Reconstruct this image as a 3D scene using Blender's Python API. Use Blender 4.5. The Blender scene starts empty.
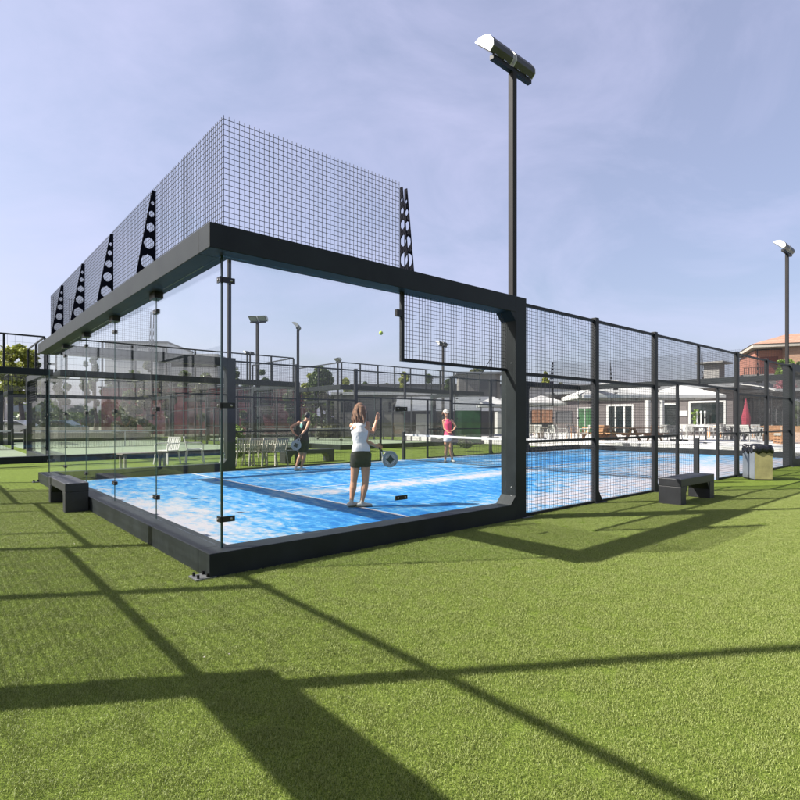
import bpy, math, random
import numpy as np
from mathutils import Vector, Matrix, Euler
random.seed(7); rng = np.random.default_rng(7)
R_ = math.radians
scene = bpy.context.scene
COL = scene.collection
# ------------------------------------------------------------------ camera numbers (metres)
CAM = Vector((-1.859, -4.873, 1.383)); YAW = 0.8348; FPX = 546.34; HY = 421.0; PX = 425.93
FWD = Vector((math.cos(YAW), math.sin(YAW), 0)); RGT = Vector((math.sin(YAW), -math.cos(YAW), 0))
def at(x, y, d):                       # photo pixel + depth -> point in the world
    q = CAM + FWD*d + RGT*((x-PX)*d/FPX); q.z = CAM.z-(y-HY)/FPX*d; return q
def gnd(x, y):
    return at(x, y, FPX*CAM.z/(y-HY))
# ------------------------------------------------------------------ materials
KA = .52                               # keeps every albedo in its real-world range at this exposure
def ka(c, k=1.): return tuple(min(.8, x*KA*k) for x in c)
def nn(nt, t, x=0, **kw):
    n = nt.nodes.new(t)
    for k, v in kw.items(): setattr(n, k, v)
    return n
def base_mat(name):
    m = bpy.data.materials.new(name); m.use_nodes = True
    return m, m.node_tree, m.node_tree.nodes['Principled BSDF']
def mat(name, c, rough=.6, metal=0., var=.12, scale=6., bump=.0, bscale=60., c2=None, spec=.5, coat=0):
    c = ka(c); c2 = ka(c2) if c2 else None
    m, nt, p = base_mat(name)
    tc = nn(nt, 'ShaderNodeTexCoord')
    no = nn(nt, 'ShaderNodeTexNoise'); no.inputs['Scale'].default_value = scale; no.inputs['Detail'].default_value = 8; no.inputs['Roughness'].default_value = .65
    nt.links.new(tc.outputs['Object'], no.inputs['Vector'])
    rp = nn(nt, 'ShaderNodeValToRGB')
    a = [max(0, x*(1-var)) for x in c]; b = [min(1, x*(1+var)) for x in c] if c2 is None else c2
    rp.color_ramp.elements[0].position = .3; rp.color_ramp.elements[1].position = .7
    rp.color_ramp.elements[0].color = (*a, 1); rp.color_ramp.elements[1].color = (*b, 1)
    nt.links.new(no.outputs['Fac'], rp.inputs['Fac']); nt.links.new(rp.outputs['Color'], p.inputs['Base Color'])
    p.inputs['Roughness'].default_value = rough; p.inputs['Metallic'].default_value = metal
    p.inputs['Specular IOR Level'].default_value = spec; p.inputs['Coat Weight'].default_value = coat
    if rough > .2:
        mr = nn(nt, 'ShaderNodeMapRange'); mr.inputs['To Min'].default_value = rough*.85; mr.inputs['To Max'].default_value = min(1, rough*1.15)
        nt.links.new(no.outputs['Fac'], mr.inputs['Value']); nt.links.new(mr.outputs['Result'], p.inputs['Roughness'])
    if bump:
        n2 = nn(nt, 'ShaderNodeTexNoise'); n2.inputs['Scale'].default_value = bscale; n2.inputs['Detail'].default_value = 4
        nt.links.new(tc.outputs['Object'], n2.inputs['Vector'])
        bp = nn(nt, 'ShaderNodeBump'); bp.inputs['Strength'].default_value = bump; bp.inputs['Distance'].default_value = .02
        nt.links.new(n2.outputs['Fac'], bp.inputs['Height']); nt.links.new(bp.outputs['Normal'], p.inputs['Normal'])
    return m
def brick_mat(name, c1, c2, cm, w, h, rough=.7, mort=.012, axis='XZ'):
    k_ = 1.35 if name in ('terracotta_tiles', 'orange_brick') else .62 if name == 'taupe_cladding' else 1; c1, c2, cm = ka(c1, k_), ka(c2, k_), ka(cm, k_)
    m, nt, p = base_mat(name)
    tc = nn(nt, 'ShaderNodeTexCoord'); sp = nn(nt, 'ShaderNodeSeparateXYZ'); cb = nn(nt, 'ShaderNodeCombineXYZ')
    nt.links.new(tc.outputs['Object'], sp.inputs[0])
    ad = nn(nt, 'ShaderNodeMath', operation='ADD'); nt.links.new(sp.outputs[0], ad.inputs[0]); nt.links.new(sp.outputs[1], ad.inputs[1])
    nt.links.new(ad.outputs[0], cb.inputs[0]); nt.links.new(sp.outputs[2 if axis == 'XZ' else 1], cb.inputs[1])
    b = nn(nt, 'ShaderNodeTexBrick'); b.inputs['Scale'].default_value = 1; b.inputs['Brick Width'].default_value = w; b.inputs['Row Height'].default_value = h
    b.inputs['Mortar Size'].default_value = mort; b.inputs['Color1'].default_value = (*c1, 1); b.inputs['Color2'].default_value = (*c2, 1); b.inputs['Mortar'].default_value = (*cm, 1)
    nt.links.new(cb.outputs[0], b.inputs['Vector'])
    no = nn(nt, 'ShaderNodeTexNoise'); no.inputs['Scale'].default_value = 3; no.inputs['Detail'].default_value = 6
    nt.links.new(tc.outputs['Object'], no.inputs['Vector'])
    mr = nn(nt, 'ShaderNodeMapRange'); mr.inputs['To Min'].default_value = .75; mr.inputs['To Max'].default_value = 1.2
    nt.links.new(no.outputs['Fac'], mr.inputs['Value'])
    mx = nn(nt, 'ShaderNodeVectorMath', operation='SCALE'); nt.links.new(b.outputs['Color'], mx.inputs[0]); nt.links.new(mr.outputs[0], mx.inputs['Scale'])
    nt.links.new(mx.outputs[0], p.inputs['Base Color']); p.inputs['Roughness'].default_value = rough
    return m
def glass_mat(name, tint=(.980, .990, .985), refl=1.0, rough=0.0, dirt=.014):
    m = bpy.data.materials.new(name); m.use_nodes = True; nt = m.node_tree; nt.nodes.clear()
    out = nn(nt, 'ShaderNodeOutputMaterial'); tr = nn(nt, 'ShaderNodeBsdfTransparent'); tr.inputs[0].default_value = (*tint, 1)
    gl = nn(nt, 'ShaderNodeBsdfGlossy'); gl.inputs['Roughness'].default_value = rough; gl.inputs['Color'].default_value = (refl, refl, refl, 1)
    lw = nn(nt, 'ShaderNodeLayerWeight'); lw.inputs['Blend'].default_value = .5
    pw = nn(nt, 'ShaderNodeMath', operation='POWER'); pw.inputs[1].default_value = 4.6; nt.links.new(lw.outputs['Facing'], pw.inputs[0])
    fr = nn(nt, 'ShaderNodeMath', operation='MULTIPLY_ADD'); fr.inputs[1].default_value = .32; fr.inputs[2].default_value = .022; nt.links.new(pw.outputs[0], fr.inputs[0])
    mx = nn(nt, 'ShaderNodeMixShader'); nt.links.new(fr.outputs[0], mx.inputs[0]); nt.links.new(tr.outputs[0], mx.inputs[1]); nt.links.new(gl.outputs[0], mx.inputs[2])
    df = nn(nt, 'ShaderNodeBsdfDiffuse'); df.inputs[0].default_value = (.7, .72, .7, 1)
    tc = nn(nt, 'ShaderNodeTexCoord'); no = nn(nt, 'ShaderNodeTexNoise'); no.inputs['Scale'].default_value = 2.8; no.inputs['Detail'].default_value = 12; no.inputs['Roughness'].default_value = .72; no.inputs['Distortion'].default_value = 1.2
    nt.links.new(tc.outputs['Object'], no.inputs['Vector'])
    mr = nn(nt, 'ShaderNodeMapRange'); mr.inputs['From Min'].default_value = .5; mr.inputs['From Max'].default_value = .8; mr.inputs['To Min'].default_value = dirt*.15; mr.inputs['To Max'].default_value = dirt
    nt.links.new(no.outputs['Fac'], mr.inputs['Value'])
    m2 = nn(nt, 'ShaderNodeMixShader'); nt.links.new(mr.outputs[0], m2.inputs[0]); nt.links.new(mx.outputs[0], m2.inputs[1]); nt.links.new(df.outputs[0], m2.inputs[2])
    nt.links.new(m2.outputs[0], out.inputs['Surface'])
    return m
M = {}
M['frame'] = mat('anodised_dark_steel', (.020, .026, .028), .5, .0, .35, 2.2, .02, 200, spec=.2)
M['post'] = mat('dark_post_paint', (.026, .029, .033), .5, .0, .2, 4, spec=.2)
M['wire'] = mat('black_wire', (.02, .021, .027), .5, .2, .1)
M['bracket'] = mat('navy_black_plate', (.010, .011, .022), .6, 0, .1, spec=.05)
M['clamp'] = mat('black_clamp', (.008, .008, .01), .4, .1, .1)
M['bolt'] = mat('zinc_bolt', (.55, .55, .54), .3, .9, .1)
M['plate'] = mat('galvanised_plate', (.25, .26, .27), .5, .5, .25, 30)
M['glass'] = glass_mat('court_glass')
M['rim'] = mat('glass_rim', (.10, .20, .18), .2, 0, .1)
M['edge'] = mat('glass_edge', (.02, .05, .06), .15, 0, .1, spec=.6)
M['white'] = mat('white_paint', (.78, .78, .76), .5, 0, .06)
M['whitep'] = mat('white_plastic', (.76, .75, .72), .4, 0, .08)
M['pole'] = mat('grey_pole_paint', (.045, .042, .042), .6, 0, .15, spec=.12)
M['lamp_body'] = mat('olive_grey_casting', (.085, .088, .078), .5, .3, .2)
M['lamp_side'] = mat('white_lamp_casing', (.8, .8, .78), .35, 0, .04)
M['lamp_glass'] = mat('lamp_lens', (.35, .37, .38), .1, 0, .1)
M['bench'] = mat('charcoal_bench', (.030, .032, .037), .5, .1, .2, 8)
M['tape'] = mat('net_tape', (.8, .8, .8), .8, 0, .05)
M['netw'] = mat('net_cord', (.03, .03, .03), .8)
M['rubber'] = mat('black_rubber', (.02, .02, .02), .8)
M['bag'] = mat('black_bin_bag', (.012, .012, .014), .25, 0, .3, 20, .8, 25)
M['binf'] = mat('olive_bin_panel', (.50, .45, .19), .6, 0, .25, 5)
M['binl'] = mat('grey_steel_bin_panel', (.28, .31, .34), .35, .3, .2, 3)
M['skin'] = mat('skin', (.80, .40, .24), .5, 0, .1, 12)
M['skin2'] = mat('tanned_skin', (.72, .34, .19), .5, 0, .1, 12)
M['hair_b'] = mat('brown_hair', (.09, .035, .016), .5, 0, .5, 40, .8, 180, c2=(.50, .22, .085))
M['hair_k'] = mat('black_hair', (.012, .01, .01), .4, 0, .4, 60, .6, 150)
M['c_white'] = mat('white_cotton', (1.15, 1.13, 1.15), .85, 0, .1, 14, .5, 22)
M['c_black'] = mat('black_cotton', (.014, .015, .018), .85, 0, .2, 10, .3, 30)
M['c_pink'] = mat('pink_cotton', (1.1, .09, .22), .85, 0, .15, 10, .3, 30)
M['cap'] = mat('cream_cap', (.75, .68, .6), .85)
M['shoe'] = mat('white_shoe', (.7, .7, .66), .7, 0, .2, 30)
M['ball'] = mat('yellow_felt', (.60, .78, .10), .9, 0, .15, 60, .4, 200)
M['rack_f'] = mat('white_racket_face', (.55, .58, .6), .4, 0, .2, 20)
M['rack_g'] = mat('racket_frame_dark', (.03, .035, .05), .35)
M['rack_m'] = mat('grey_racket_face', (.5,.52,.55), .4, 0, .2, 20)
M['logo'] = mat('teal_logo', (.25, .62, .52), .6)
M['wood'] = mat('oiled_wood', (.60, .27, .10), .6, 0, .35, 9, .3, 40, c2=(.95, .50, .24))
M['wood_g'] = mat('grey_wood', (.30, .27, .24), .7, 0, .3, 9)
M['cream'] = mat('cream_fabric', (.62, .58, .50), .9, 0, .1)
M['beige'] = mat('beige_plastic', (.72, .68, .58), .5, 0, .1)
M['canvas'] = mat('white_canvas', (.80, .79, .77), .85, 0, .06, 3)
M['redc'] = mat('red_canvas', (.42, .03, .07), .85, 0, .15)
M['bluec'] = mat('blue_canvas', (.05, .25, .62), .85, 0, .1)
M['green'] = mat('green_curtain', (.03, .30, .04), .7, 0, .35, 8)
M['green_d'] = mat('dark_green_mesh', (.015,.11,.025), .8, 0, .6, 2)
M['dglass'] = mat('dark_window_glass', (.018, .026, .028), .06, 0, .4, 2, spec=.8)
M['bglass'] = mat('black_ribbon_glass', (.012, .014, .016), .3, 0, .3, 2, spec=.15)
M['taupe'] = brick_mat('taupe_cladding', (.20, .165, .165), (.24, .20, .20), (.11, .09, .09), 3.2, .42)
M['taupe_d'] = mat('dark_cladding', (.07, .07, .075), .6, 0, .15, 2)
M['roofm'] = mat('grey_roofing', (.22, .23, .25), .6, 0, .2, 1.5)
M['roofw'] = mat('pale_roofing', (.62, .62, .62), .6, 0, .12, 1.5)
M['terra'] = brick_mat('terracotta_tiles', (.44, .24, .16), (.52, .31, .22), (.28, .14, .09), .5, .35, .8, .04)
M['brick'] = brick_mat('orange_brick', (.46, .27, .17), (.52, .32, .21), (.38, .26, .2), .8, .3, .8, .02)
M['maroon'] = mat('maroon_wall', (.26, .030, .042), .7, 0, .35, 1.3, .3, 10)
M['concrete'] = mat('pale_concrete', (.42, .41, .39), .8, 0, .15, 1.2, .2, 20)
M['beigew'] = brick_mat('beige_cladding', (.26, .245, .225), (.29, .275, .25), (.18, .17, .16), 2.5, 1.2)
M['pink_fl'] = mat('pink_flowers', (.55, .12, .20), .8, 0, .3)
M['bark'] = mat('bark', (.09, .065, .045), .9, 0, .3, 9, .6, 20)
M['carp'] = mat('teal_car_paint', (.012, .075, .07), .25, .2, .1, coat=.8)
M['carw'] = mat('silver_car_paint', (.5, .5, .52), .3, .4, .05, coat=.8)
M['orange'] = mat('orange_print', (.75, .25, .08), .7, 0, .5, 5, c2=(.85, .5, .3))
M['lampw'] = mat('globe', (.8, .8, .8), .3)
def leaf_mat(name, c, c2, tr=.3):
    c, c2 = ka(c), ka(c2)
    m, nt, p = base_mat(name)
    g = nn(nt, 'ShaderNodeNewGeometry'); rp = nn(nt, 'ShaderNodeValToRGB')
    rp.color_ramp.elements[0].color = (*c, 1); rp.color_ramp.elements[1].color = (*c2, 1)
    nt.links.new(g.outputs['Random Per Island'], rp.inputs['Fac']); nt.links.new(rp.outputs['Color'], p.inputs['Base Color'])
    p.inputs['Roughness'].default_value = .55
    tl = nn(nt, 'ShaderNodeBsdfTranslucent'); nt.links.new(rp.outputs['Color'], tl.inputs['Color'])
    mx = nn(nt, 'ShaderNodeMixShader'); mx.inputs[0].default_value = tr
    nt.links.new(p.outputs[0], mx.inputs[1]); nt.links.new(tl.outputs[0], mx.inputs[2]); nt.links.new(mx.outputs[0], nt.nodes['Material Output'].inputs['Surface'])
    return m
M['leaf_y'] = leaf_mat('light_leaves', (.26, .31, .04), (.62, .66, .13))
M['leaf_d'] = leaf_mat('dark_leaves', (.06, .11, .03), (.24, .32, .09))
M['leaf_b'] = leaf_mat('bright_leaves', (.16, .30, .03), (.42, .62, .09))
M['leaf_o'] = leaf_mat('olive_leaves', (.10, .12, .045), (.28, .28, .12))
M['flower'] = leaf_mat('flower_petals', (.5, .06, .12), (.75, .35, .4))
# ------------------------------------------------------------------ mesh builder
class MB:
    def __init__(s): s.v = []; s.f = []; s.mi = []; s.cur = 0
    def box(s, x0, x1, y0, y1, z0, z1):
        b = len(s.v)
        s.v += [(x0,y0,z0),(x1,y0,z0),(x1,y1,z0),(x0,y1,z0),(x0,y0,z1),(x1,y0,z1),(x1,y1,z1),(x0,y1,z1)]
        s.add([(b,b+3,b+2,b+1),(b+4,b+5,b+6,b+7),(b,b+1,b+5,b+4),(b+1,b+2,b+6,b+5),(b+2,b+3,b+7,b+6),(b+3,b,b+4,b+7)]); return s
    def add(s, fs): s.f += fs; s.mi += [s.cur]*len(fs)
    def bar(s, a, b, w, h=None, up=(0,0,1)):       # rectangular bar between two points
        h = h or w; a = Vector(a); b = Vector(b); d = (b-a).normalized(); u = Vector(up)
        if abs(d.dot(u)) > .98: u = Vector((1,0,0))
        r = d.cross(u).normalized(); u = r.cross(d)
        k = len(s.v)
        for p in (a, b):
            for (i, j) in ((-1,-1),(1,-1),(1,1),(-1,1)): s.v.append(tuple(p+r*i*w/2+u*j*h/2))
        s.add([(k,k+1,k+2,k+3),(k+7,k+6,k+5,k+4)]+[(k+i, k+4+i, k+4+(i+1)%4, k+(i+1)%4) for i in range(4)]); return s
    def tube(s, pts, rad, n=10, ref=None, cap=True):  # pts list, rad list of r or (rx,ry); ref = width axis
        pts = [Vector(p) for p in pts]; N = len(pts); rings = []
        rr = [(r, r) if not isinstance(r, tuple) else r for r in rad]
        P = list(pts); Q = list(rr)
        if cap:
            d0 = (pts[1]-pts[0]).normalized(); d1 = (pts[-1]-pts[-2]).normalized()
            pre = []; post = []
            for a in (80, 50, 25):
                pre.append((pts[0]-d0*min(rr[0])*math.sin(R_(a)), (rr[0][0]*math.cos(R_(a)), rr[0][1]*math.cos(R_(a)))))
                post.append((pts[-1]+d1*min(rr[-1])*math.sin(R_(a)), (rr[-1][0]*math.cos(R_(a)), rr[-1][1]*math.cos(R_(a)))))
            post = post[::-1]
            P = [p for p, _ in pre]+P+[p for p, _ in post]; Q = [q for _, q in pre]+Q+[q for _, q in post]
        off = 3 if cap else 0
        prev = Vector(ref) if ref is not None else None
        for i, p in enumerate(P):
            j = min(max(i-off, 0), N-1)
            d = (pts[min(j+1, N-1)]-pts[max(j-1, 0)]).normalized()
            if prev is None: prev = Vector((1,0,0)) if abs(d.x) < .8 else Vector((0,1,0))
            r = (prev-d*prev.dot(d))
            if r.length < 1e-4: r = d.orthogonal()
            r.normalize(); prev = r; u = d.cross(r)
            k = len(s.v); rings.append(k)
            for q in range(n):
                a = 2*math.pi*q/n; s.v.append(tuple(p+r*math.cos(a)*Q[i][0]+u*math.sin(a)*Q[i][1]))
        for a, b in zip(rings, rings[1:]): s.add([(a+q, a+(q+1)%n, b+(q+1)%n, b+q) for q in range(n)])
        s.add([tuple(rings[0]+q for q in range(n))[::-1], tuple(rings[-1]+q for q in range(n))]); return s
    def prism(s, pts, d):                            # polygon pts (3D, planar) extruded by vector d
        k = len(s.v); n = len(pts); d = Vector(d)
        s.v += [tuple(Vector(p)) for p in pts]+[tuple(Vector(p)+d) for p in pts]
        s.add([tuple(k+i for i in range(n))[::-1], tuple(k+n+i for i in range(n))]+[(k+i, k+(i+1)%n, k+n+(i+1)%n, k+n+i) for i in range(n)]); return s
    def ell(s, c, r, n=14, m=9, rot=None):
        k = len(s.v); c = Vector(c); rot = rot or Matrix.Identity(3)
        for i in range(m+1):
            t = math.pi*(i/m)
            t = min(max(t, .02), math.pi-.02)
            for j in range(n):
                a = 2*math.pi*j/n
                s.v.append(tuple(c+rot@Vector((r[0]*math.sin(t)*math.cos(a), r[1]*math.sin(t)*math.sin(a), r[2]*math.cos(t)))))
        for i in range(m): s.add([(k+i*n+j, k+(i+1)*n+j, k+(i+1)*n+(j+1)%n, k+i*n+(j+1)%n) for j in range(n)])
        s.add([tuple(k+j for j in range(n)), tuple(k+m*n+j for j in range(n))[::-1]]); return s
    def mesh(s, name, mats):
        me = bpy.data.meshes.new(name); me.from_pydata(s.v, [], s.f)
        mats = mats if isinstance(mats, (list, tuple)) else [mats]
        for q in mats: me.materials.append(q)
        if len(mats) > 1: me.polygons.foreach_set('material_index', s.mi)
        me.update(); return me
    def build(s, name, mats, parent=None, smooth=False, bevel=0):
        me = s.mesh(name, mats); o = bpy.data.objects.new(name, me); COL.objects.link(o)
        if parent: o.parent = parent
        if smooth: me.polygons.foreach_set('use_smooth', [True]*len(me.polygons))
        if bevel:
            b = o.modifiers.new('b', 'BEVEL'); b.width = bevel; b.segments = 2; b.limit_method = 'ANGLE'
        return o
def tag(o, label=None, cat=None, group=None, kind=None):
    if label: o['label'] = label
    if cat: o['category'] = cat
    if group: o['group'] = group
    if kind: o['kind'] = kind
    return o
def empty(name, loc=(0,0,0), rz=0, label=None, cat=None, group=None):
    o = bpy.data.objects.new(name, None); COL.objects.link(o); o.location = loc; o.rotation_euler = (0,0,rz); o.empty_display_size = .2
    return tag(o, label, cat, group)
def kids(o): return [c for c in COL.objects if c.parent == o]
def dup(root, loc, rz, label, group=None, sc=1):
    r = root.copy(); COL.objects.link(r); r.location = loc; r.rotation_euler = (0,0,rz); r['label'] = label; r.scale = (sc,)*3
    if group: r['group'] = group
    for ch in kids(root):
        c = ch.copy(); COL.objects.link(c); c.parent = r
        for g in kids(ch):
            d = g.copy(); COL.objects.link(d); d.parent = c
    return r
def remesh(mb, name, m, parent, voxel=.008, smooth=4):
    o = mb.build(name, m, parent)
    a = o.modifiers.new('r', 'REMESH'); a.mode = 'VOXEL'; a.voxel_size = voxel; a.use_smooth_shade = True
    b = o.modifiers.new('s', 'SMOOTH'); b.factor = .5; b.iterations = smooth
    dg = bpy.context.evaluated_depsgraph_get(); me = bpy.data.meshes.new_from_object(o.evaluated_get(dg))
    old = o.data; o.modifiers.clear(); o.data = me; me.name = name
    if not me.materials: me.materials.append(m)
    me.polygons.foreach_set('use_smooth', [True]*len(me.polygons)); return o
def wires(mb, o, a, w, h, pitch=.05, t=.0042, over=0.):   # grid in plane spanned by unit a and z, from point o
    o = Vector(o); a = Vector(a); n = max(1, round(w/pitch)); 
    for i in range(n+1): mb.bar(o+a*w*i/n, o+a*w*i/n+Vector((0,0,h+over)), t, t, up=a)
    k = max(1, round(h/pitch))
    off = Vector((0,0,1)).cross(a)*t
    for i in range(k+1): mb.bar(o+off+Vector((0,0,h*i/k)), o+off+a*w+Vector((0,0,h*i/k)), t)
    return mb
# ------------------------------------------------------------------ padel court enclosure
ZC, ZB, ZT, ZM, ZF = .215, 2.91, 3.135, 4.2, 3.09
def plate_bracket(mb, p, outd, alongd):   # perforated tapering plate standing on the beam; outd = direction it slopes out
    p = Vector(p); o = Vector(outd); n = 20; H = 1.02; wb, wt = (.215 if abs(o.x) > .5 else .17), .045
    th = Vector(alongd)*.012
    def X(t): return wb+(wt-wb)*t
    holes = []; z = .03
    rr = [.072, .058, .046, .032, .02]
    zc = [.15, .37, .56, .72, .85]
    # strip mesh: sample rows; cut circles by building left/right strips around each hole
    rows = []
    for i in range(101):
        t = i/100; zz = t*H; w = X(t); c = w*.5; half = 0
        for r, q in zip(rr, zc):
            q2 = q*H
            if abs(zz-q2) < r*1.15: half = r*.98*math.sqrt(max(0, 1-((zz-q2)/(r*1.15))**2)); c = X(q)*.5+(w-X(q))*.5
        rows.append((zz, w, c, half))
    for (z0, w0, c0, h0), (z1, w1, c1, h1) in zip(rows, rows[1:]):
        def quad(a0, b0, a1, b1):
            mb.prism([p+o*a0+Vector((0,0,z0)), p+o*b0+Vector((0,0,z0)), p+o*b1+Vector((0,0,z1)), p+o*a1+Vector((0,0,z1))], th)
        if h0 <= 0 and h1 <= 0: quad(0, w0, 0, w1)
        else: quad(0, max(c0-h0, .008), 0, max(c1-h1, .008)); quad(min(c0+h0, w0-.008), w0, min(c1+h1, w1-.008), w1)
    return mb
def court(loc, rz, W, L, label, posts, door, style='plain', near=True, c1=(4.21, 4.45), ends=(0, 1), sides=(0, 1), group=None, wt=.0042, pitch=.05, rail_pitch=1.12, fences=(0, 1)):
    root = empty('court_enclosure', loc, rz, label, 'padel court', group)
    FD = .27; A = -.05                     # frame box from A to A+FD
    def U(u, e): return u if e == 0 else L-u
    def V(v, s): return v if s == 0 else W-v
    def bx(mb, u0, u1, v0, v1, z0, z1, e, s):
        a, b = sorted((U(u0, e), U(u1, e))); c, d = sorted((V(v0, s), V(v1, s))); mb.box(a, b, c, d, z0, z1)
    Z0 = -.01
    for e in ends:
        # end curb and beam run the whole width; side curb and beam butt against them
        mb = MB(); bx(mb, A, A+FD, A+FD+.001, W-A-FD-.001, Z0, ZC, e, 0); mb.build('base_curb', M['frame'], root, bevel=.006)
        mb = MB(); bx(mb, A, A+FD, A+FD+.001, W-A-FD-.001, ZB, ZT, e, 0); mb.build('top_beam', M['frame'], root, bevel=.006)
        for s in sides:
            mb = MB(); bx(mb, A, c1[0], A, A+FD, Z0, ZC, e, s); mb.build('base_curb', M['frame'], root, bevel=.006)
            mb = MB(); bx(mb, A, c1[0], A, A+FD, ZB, ZT, e, s); mb.build('top_beam', M['frame'], root, bevel=.006)
            mb = MB(); bx(mb, c1[0]+.001, c1[1], A, A+FD, Z0, ZT, e, s); col = mb.build('column', M['frame'], root, bevel=.006)
            q = .11
            for z, zs in ((ZC, 1), (ZB, -1)):
                mb = MB()
                pts = [(U(c1[0], e), V(A+.003, s), z), (U(c1[0]-q, e), V(A+.003, s), z), (U(c1[0], e), V(A+.003, s), z+zs*q*1.1)]
                d = V(A+FD-.003, s)-V(A+.003, s)
                mb.prism(pts, (0, d, 0)); mb.build('corner_gusset', M['frame'], col)
            if near:
                for (z) in (.33, .45, 2.2): mb = MB(); mb.ell((U(c1[0]-.004, e), V(.03, s), z), (.008,.01,.01), 8, 5); mb.build('bolt', M['bolt'], col)
        # foot plates
        for s in sides:
            if near:
                mb = MB(); bx(mb, A-.12, A+.06, A-.01, A+.17, .0, .014, e, s); pl = mb.build('foot_plate', M['plate'], root)
                for (u, v) in ((-.1,.02),(-.1,.13),(-.02,.02),(-.02,.13)): 
                    c = (U(A+u+.01, e), V(A+v, s)); mb = MB(); mb.tube([(c[0],c[1],.014),(c[0],c[1],.045)], [.012,.012], 8, cap=False); mb.build('bolt', M['clamp'], pl)
                mb = MB(); bx(mb, c1[1]-.1, c1[1]+.12, A-.03, A+.0, .0, .012, e, s); mb.build('foot_plate', M['plate'], root)
        # end glass
        g = .135; n = 5; w = (W-2*g)/n
        for i in range(n):
            mb = MB(); bx(mb, g-.006, g+.006, g+w*i+.003+(0.012 if i == 0 else 0), g+w*(i+1)-.003-(0.012 if i == n-1 else 0), ZC+.002, ZB-.002, e, 0)
            mb.mi[2] = mb.mi[4] = 1; gp = mb.build('glass_panel', [M['glass'], M['rim']], root)
            if near or i in (0, n-1):
                for z in (.45, 1.5, 2.66):
                    if i < n-1:
                        mb = MB(); bx(mb, g-.022, g+.022, g+w*(i+1)-.07, g+w*(i+1)+.07, z, z+.05, e, 0); cl = mb.build('clamp', M['clamp'], gp)
                        if near:
                            for q in (-.045, .045): mb = MB(); mb.ell((U(g-.024, e), g+w*(i+1)+q, z+.025), (.006,.011,.011), 8, 5); mb.build('clamp_screw', M['bolt'], gp)
                if i < n-1:
                    mb = MB(); bx(mb, g-.05, g+.05, g+w*(i+1)-.1, g+w*(i+1)+.1, ZB-.075, ZB-.001, e, 0); mb.build('beam_connector', M['clamp'], root)
        # side glass: tall then short
        for s in sides:
            X1 = 2.27
            mb = MB(); bx(mb, g+.004, X1-.003, g-.006, g+.006, ZC+.002, ZB-.002, e, s); g1 = mb.build('glass_panel', M['glass'], root)
            mb = MB(); bx(mb, X1+.003, c1[0]-.002, g-.006, g+.006, ZC+.002, 2.085, e, s); g2 = mb.build('glass_panel', M['glass'], root)
            mb = MB(); bx(mb, g-.014, g+.003, g-.014, g+.003, ZC+.001, ZB-.001, e, s); mb.build('glass_edge', M['edge'], root)
            for z in (.45, 1.5, 2.66):
                mb = MB(); bx(mb, g-.01, g+.11, g-.03, g-.016, z, z+.052, e, s); bx(mb, g-.03, g-.016, g-.03, g+.05, z, z+.052, e, s); mb.build('clamp', M['clamp'], g1)
                if near:
                    mb = MB(); mb.ell((U(g+.075, e), V(g-.032, s), z+.026), (.012,.006,.012), 8, 5); mb.build('clamp_screw', M['bolt'], g1)
                    mb = MB(); mb.ell((U(g-.032, e), V(g+.02, s), z+.026), (.006,.012,.012), 8, 5); mb.build('clamp_screw', M['bolt'], g1)
            for z in (.45, 1.5):
                mb = MB(); bx(mb, X1-.09, X1+.09, g-.022, g-.008, z, z+.052, e, s); mb.build('clamp', M['clamp'], g2)
                if near:
                    for q in (-.055, .055): mb = MB(); mb.ell((U(X1+q, e), V(g-.024, s), z+.026), (.012,.006,.012), 8, 5); mb.build('clamp_screw', M['bolt'], g2)
            mb = MB(); bx(mb, X1-.07, X1-.002, g-.022, g+.02, 2.62, 2.70, e, s); mb.build('clamp', M['clamp'], g1)
            # small mesh window above short glass
            mb = MB(); bx(mb, X1, X1+.045, g-.02, g+.02, 2.092, ZB-.001, e, s); bx(mb, X1+.046, c1[0]-.002, g-.02, g+.02, 2.092, 2.13, e, s)
            mf = mb.build('mesh_frame', M['post'], root)
            mb = MB(); wires(mb, (min(U(X1+.045, e), U(c1[0], e)), V(g, s), 2.13), (1,0,0), c1[0]-X1-.045, ZB-2.13, pitch, wt); mb.build('mesh_panel', M['wire'], root)
        # top mesh
        m = .16; H = ZM-ZT
        if style == 'own':
            mb = MB(); wires(mb, (U(m, e), m, ZT), (0,1,0), W-2*m, H, pitch, wt, .03); mb.build('top_mesh', M['wire'], root)
            for i in range(1, n):
                mb = MB(); plate_bracket(mb, (U(m-.01, e), g+w*i*1.035, ZT), (-1 if e == 0 else 1,0,0), (0,1,0)); mb.build('top_bracket', M['bracket'], root)
            for s in sides:
                mb = MB(); wires(mb, (min(U(m, e), U(2.27, e)), V(m, s), ZT), (1,0,0), 2.27-m, H, pitch, wt, .03); mb.build('top_mesh', M['wire'], root)
                for k in (0, .07): mb = MB(); plate_bracket(mb, (U(2.27+k, e), V(m-.01, s), ZT), (0,-1 if s == 0 else 1,0), (1,0,0)); mb.build('top_bracket', M['bracket'], root)
        else:
            mb = MB(); wires(mb, (U(m, e), m, ZT), (0,1,0), W-2*m, H, pitch*2, wt); mb.build('top_mesh', M['wire'], root)
            mb = MB(); bx(mb, m-.02, m+.02, m, W-m, ZM, ZM+.05, e, 0); mb.build('top_rail', M['post'], root)
            k = round((W-2*m)/rail_pitch)
            for i in range(k+1):
                mb = MB(); v = m+(W-2*m)*i/k; bx(mb, m-.03, m+.03, v-.03, v+.03, ZT+.002, ZM-.002, e, 0); mb.build('top_post', M['post'], root)
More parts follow.
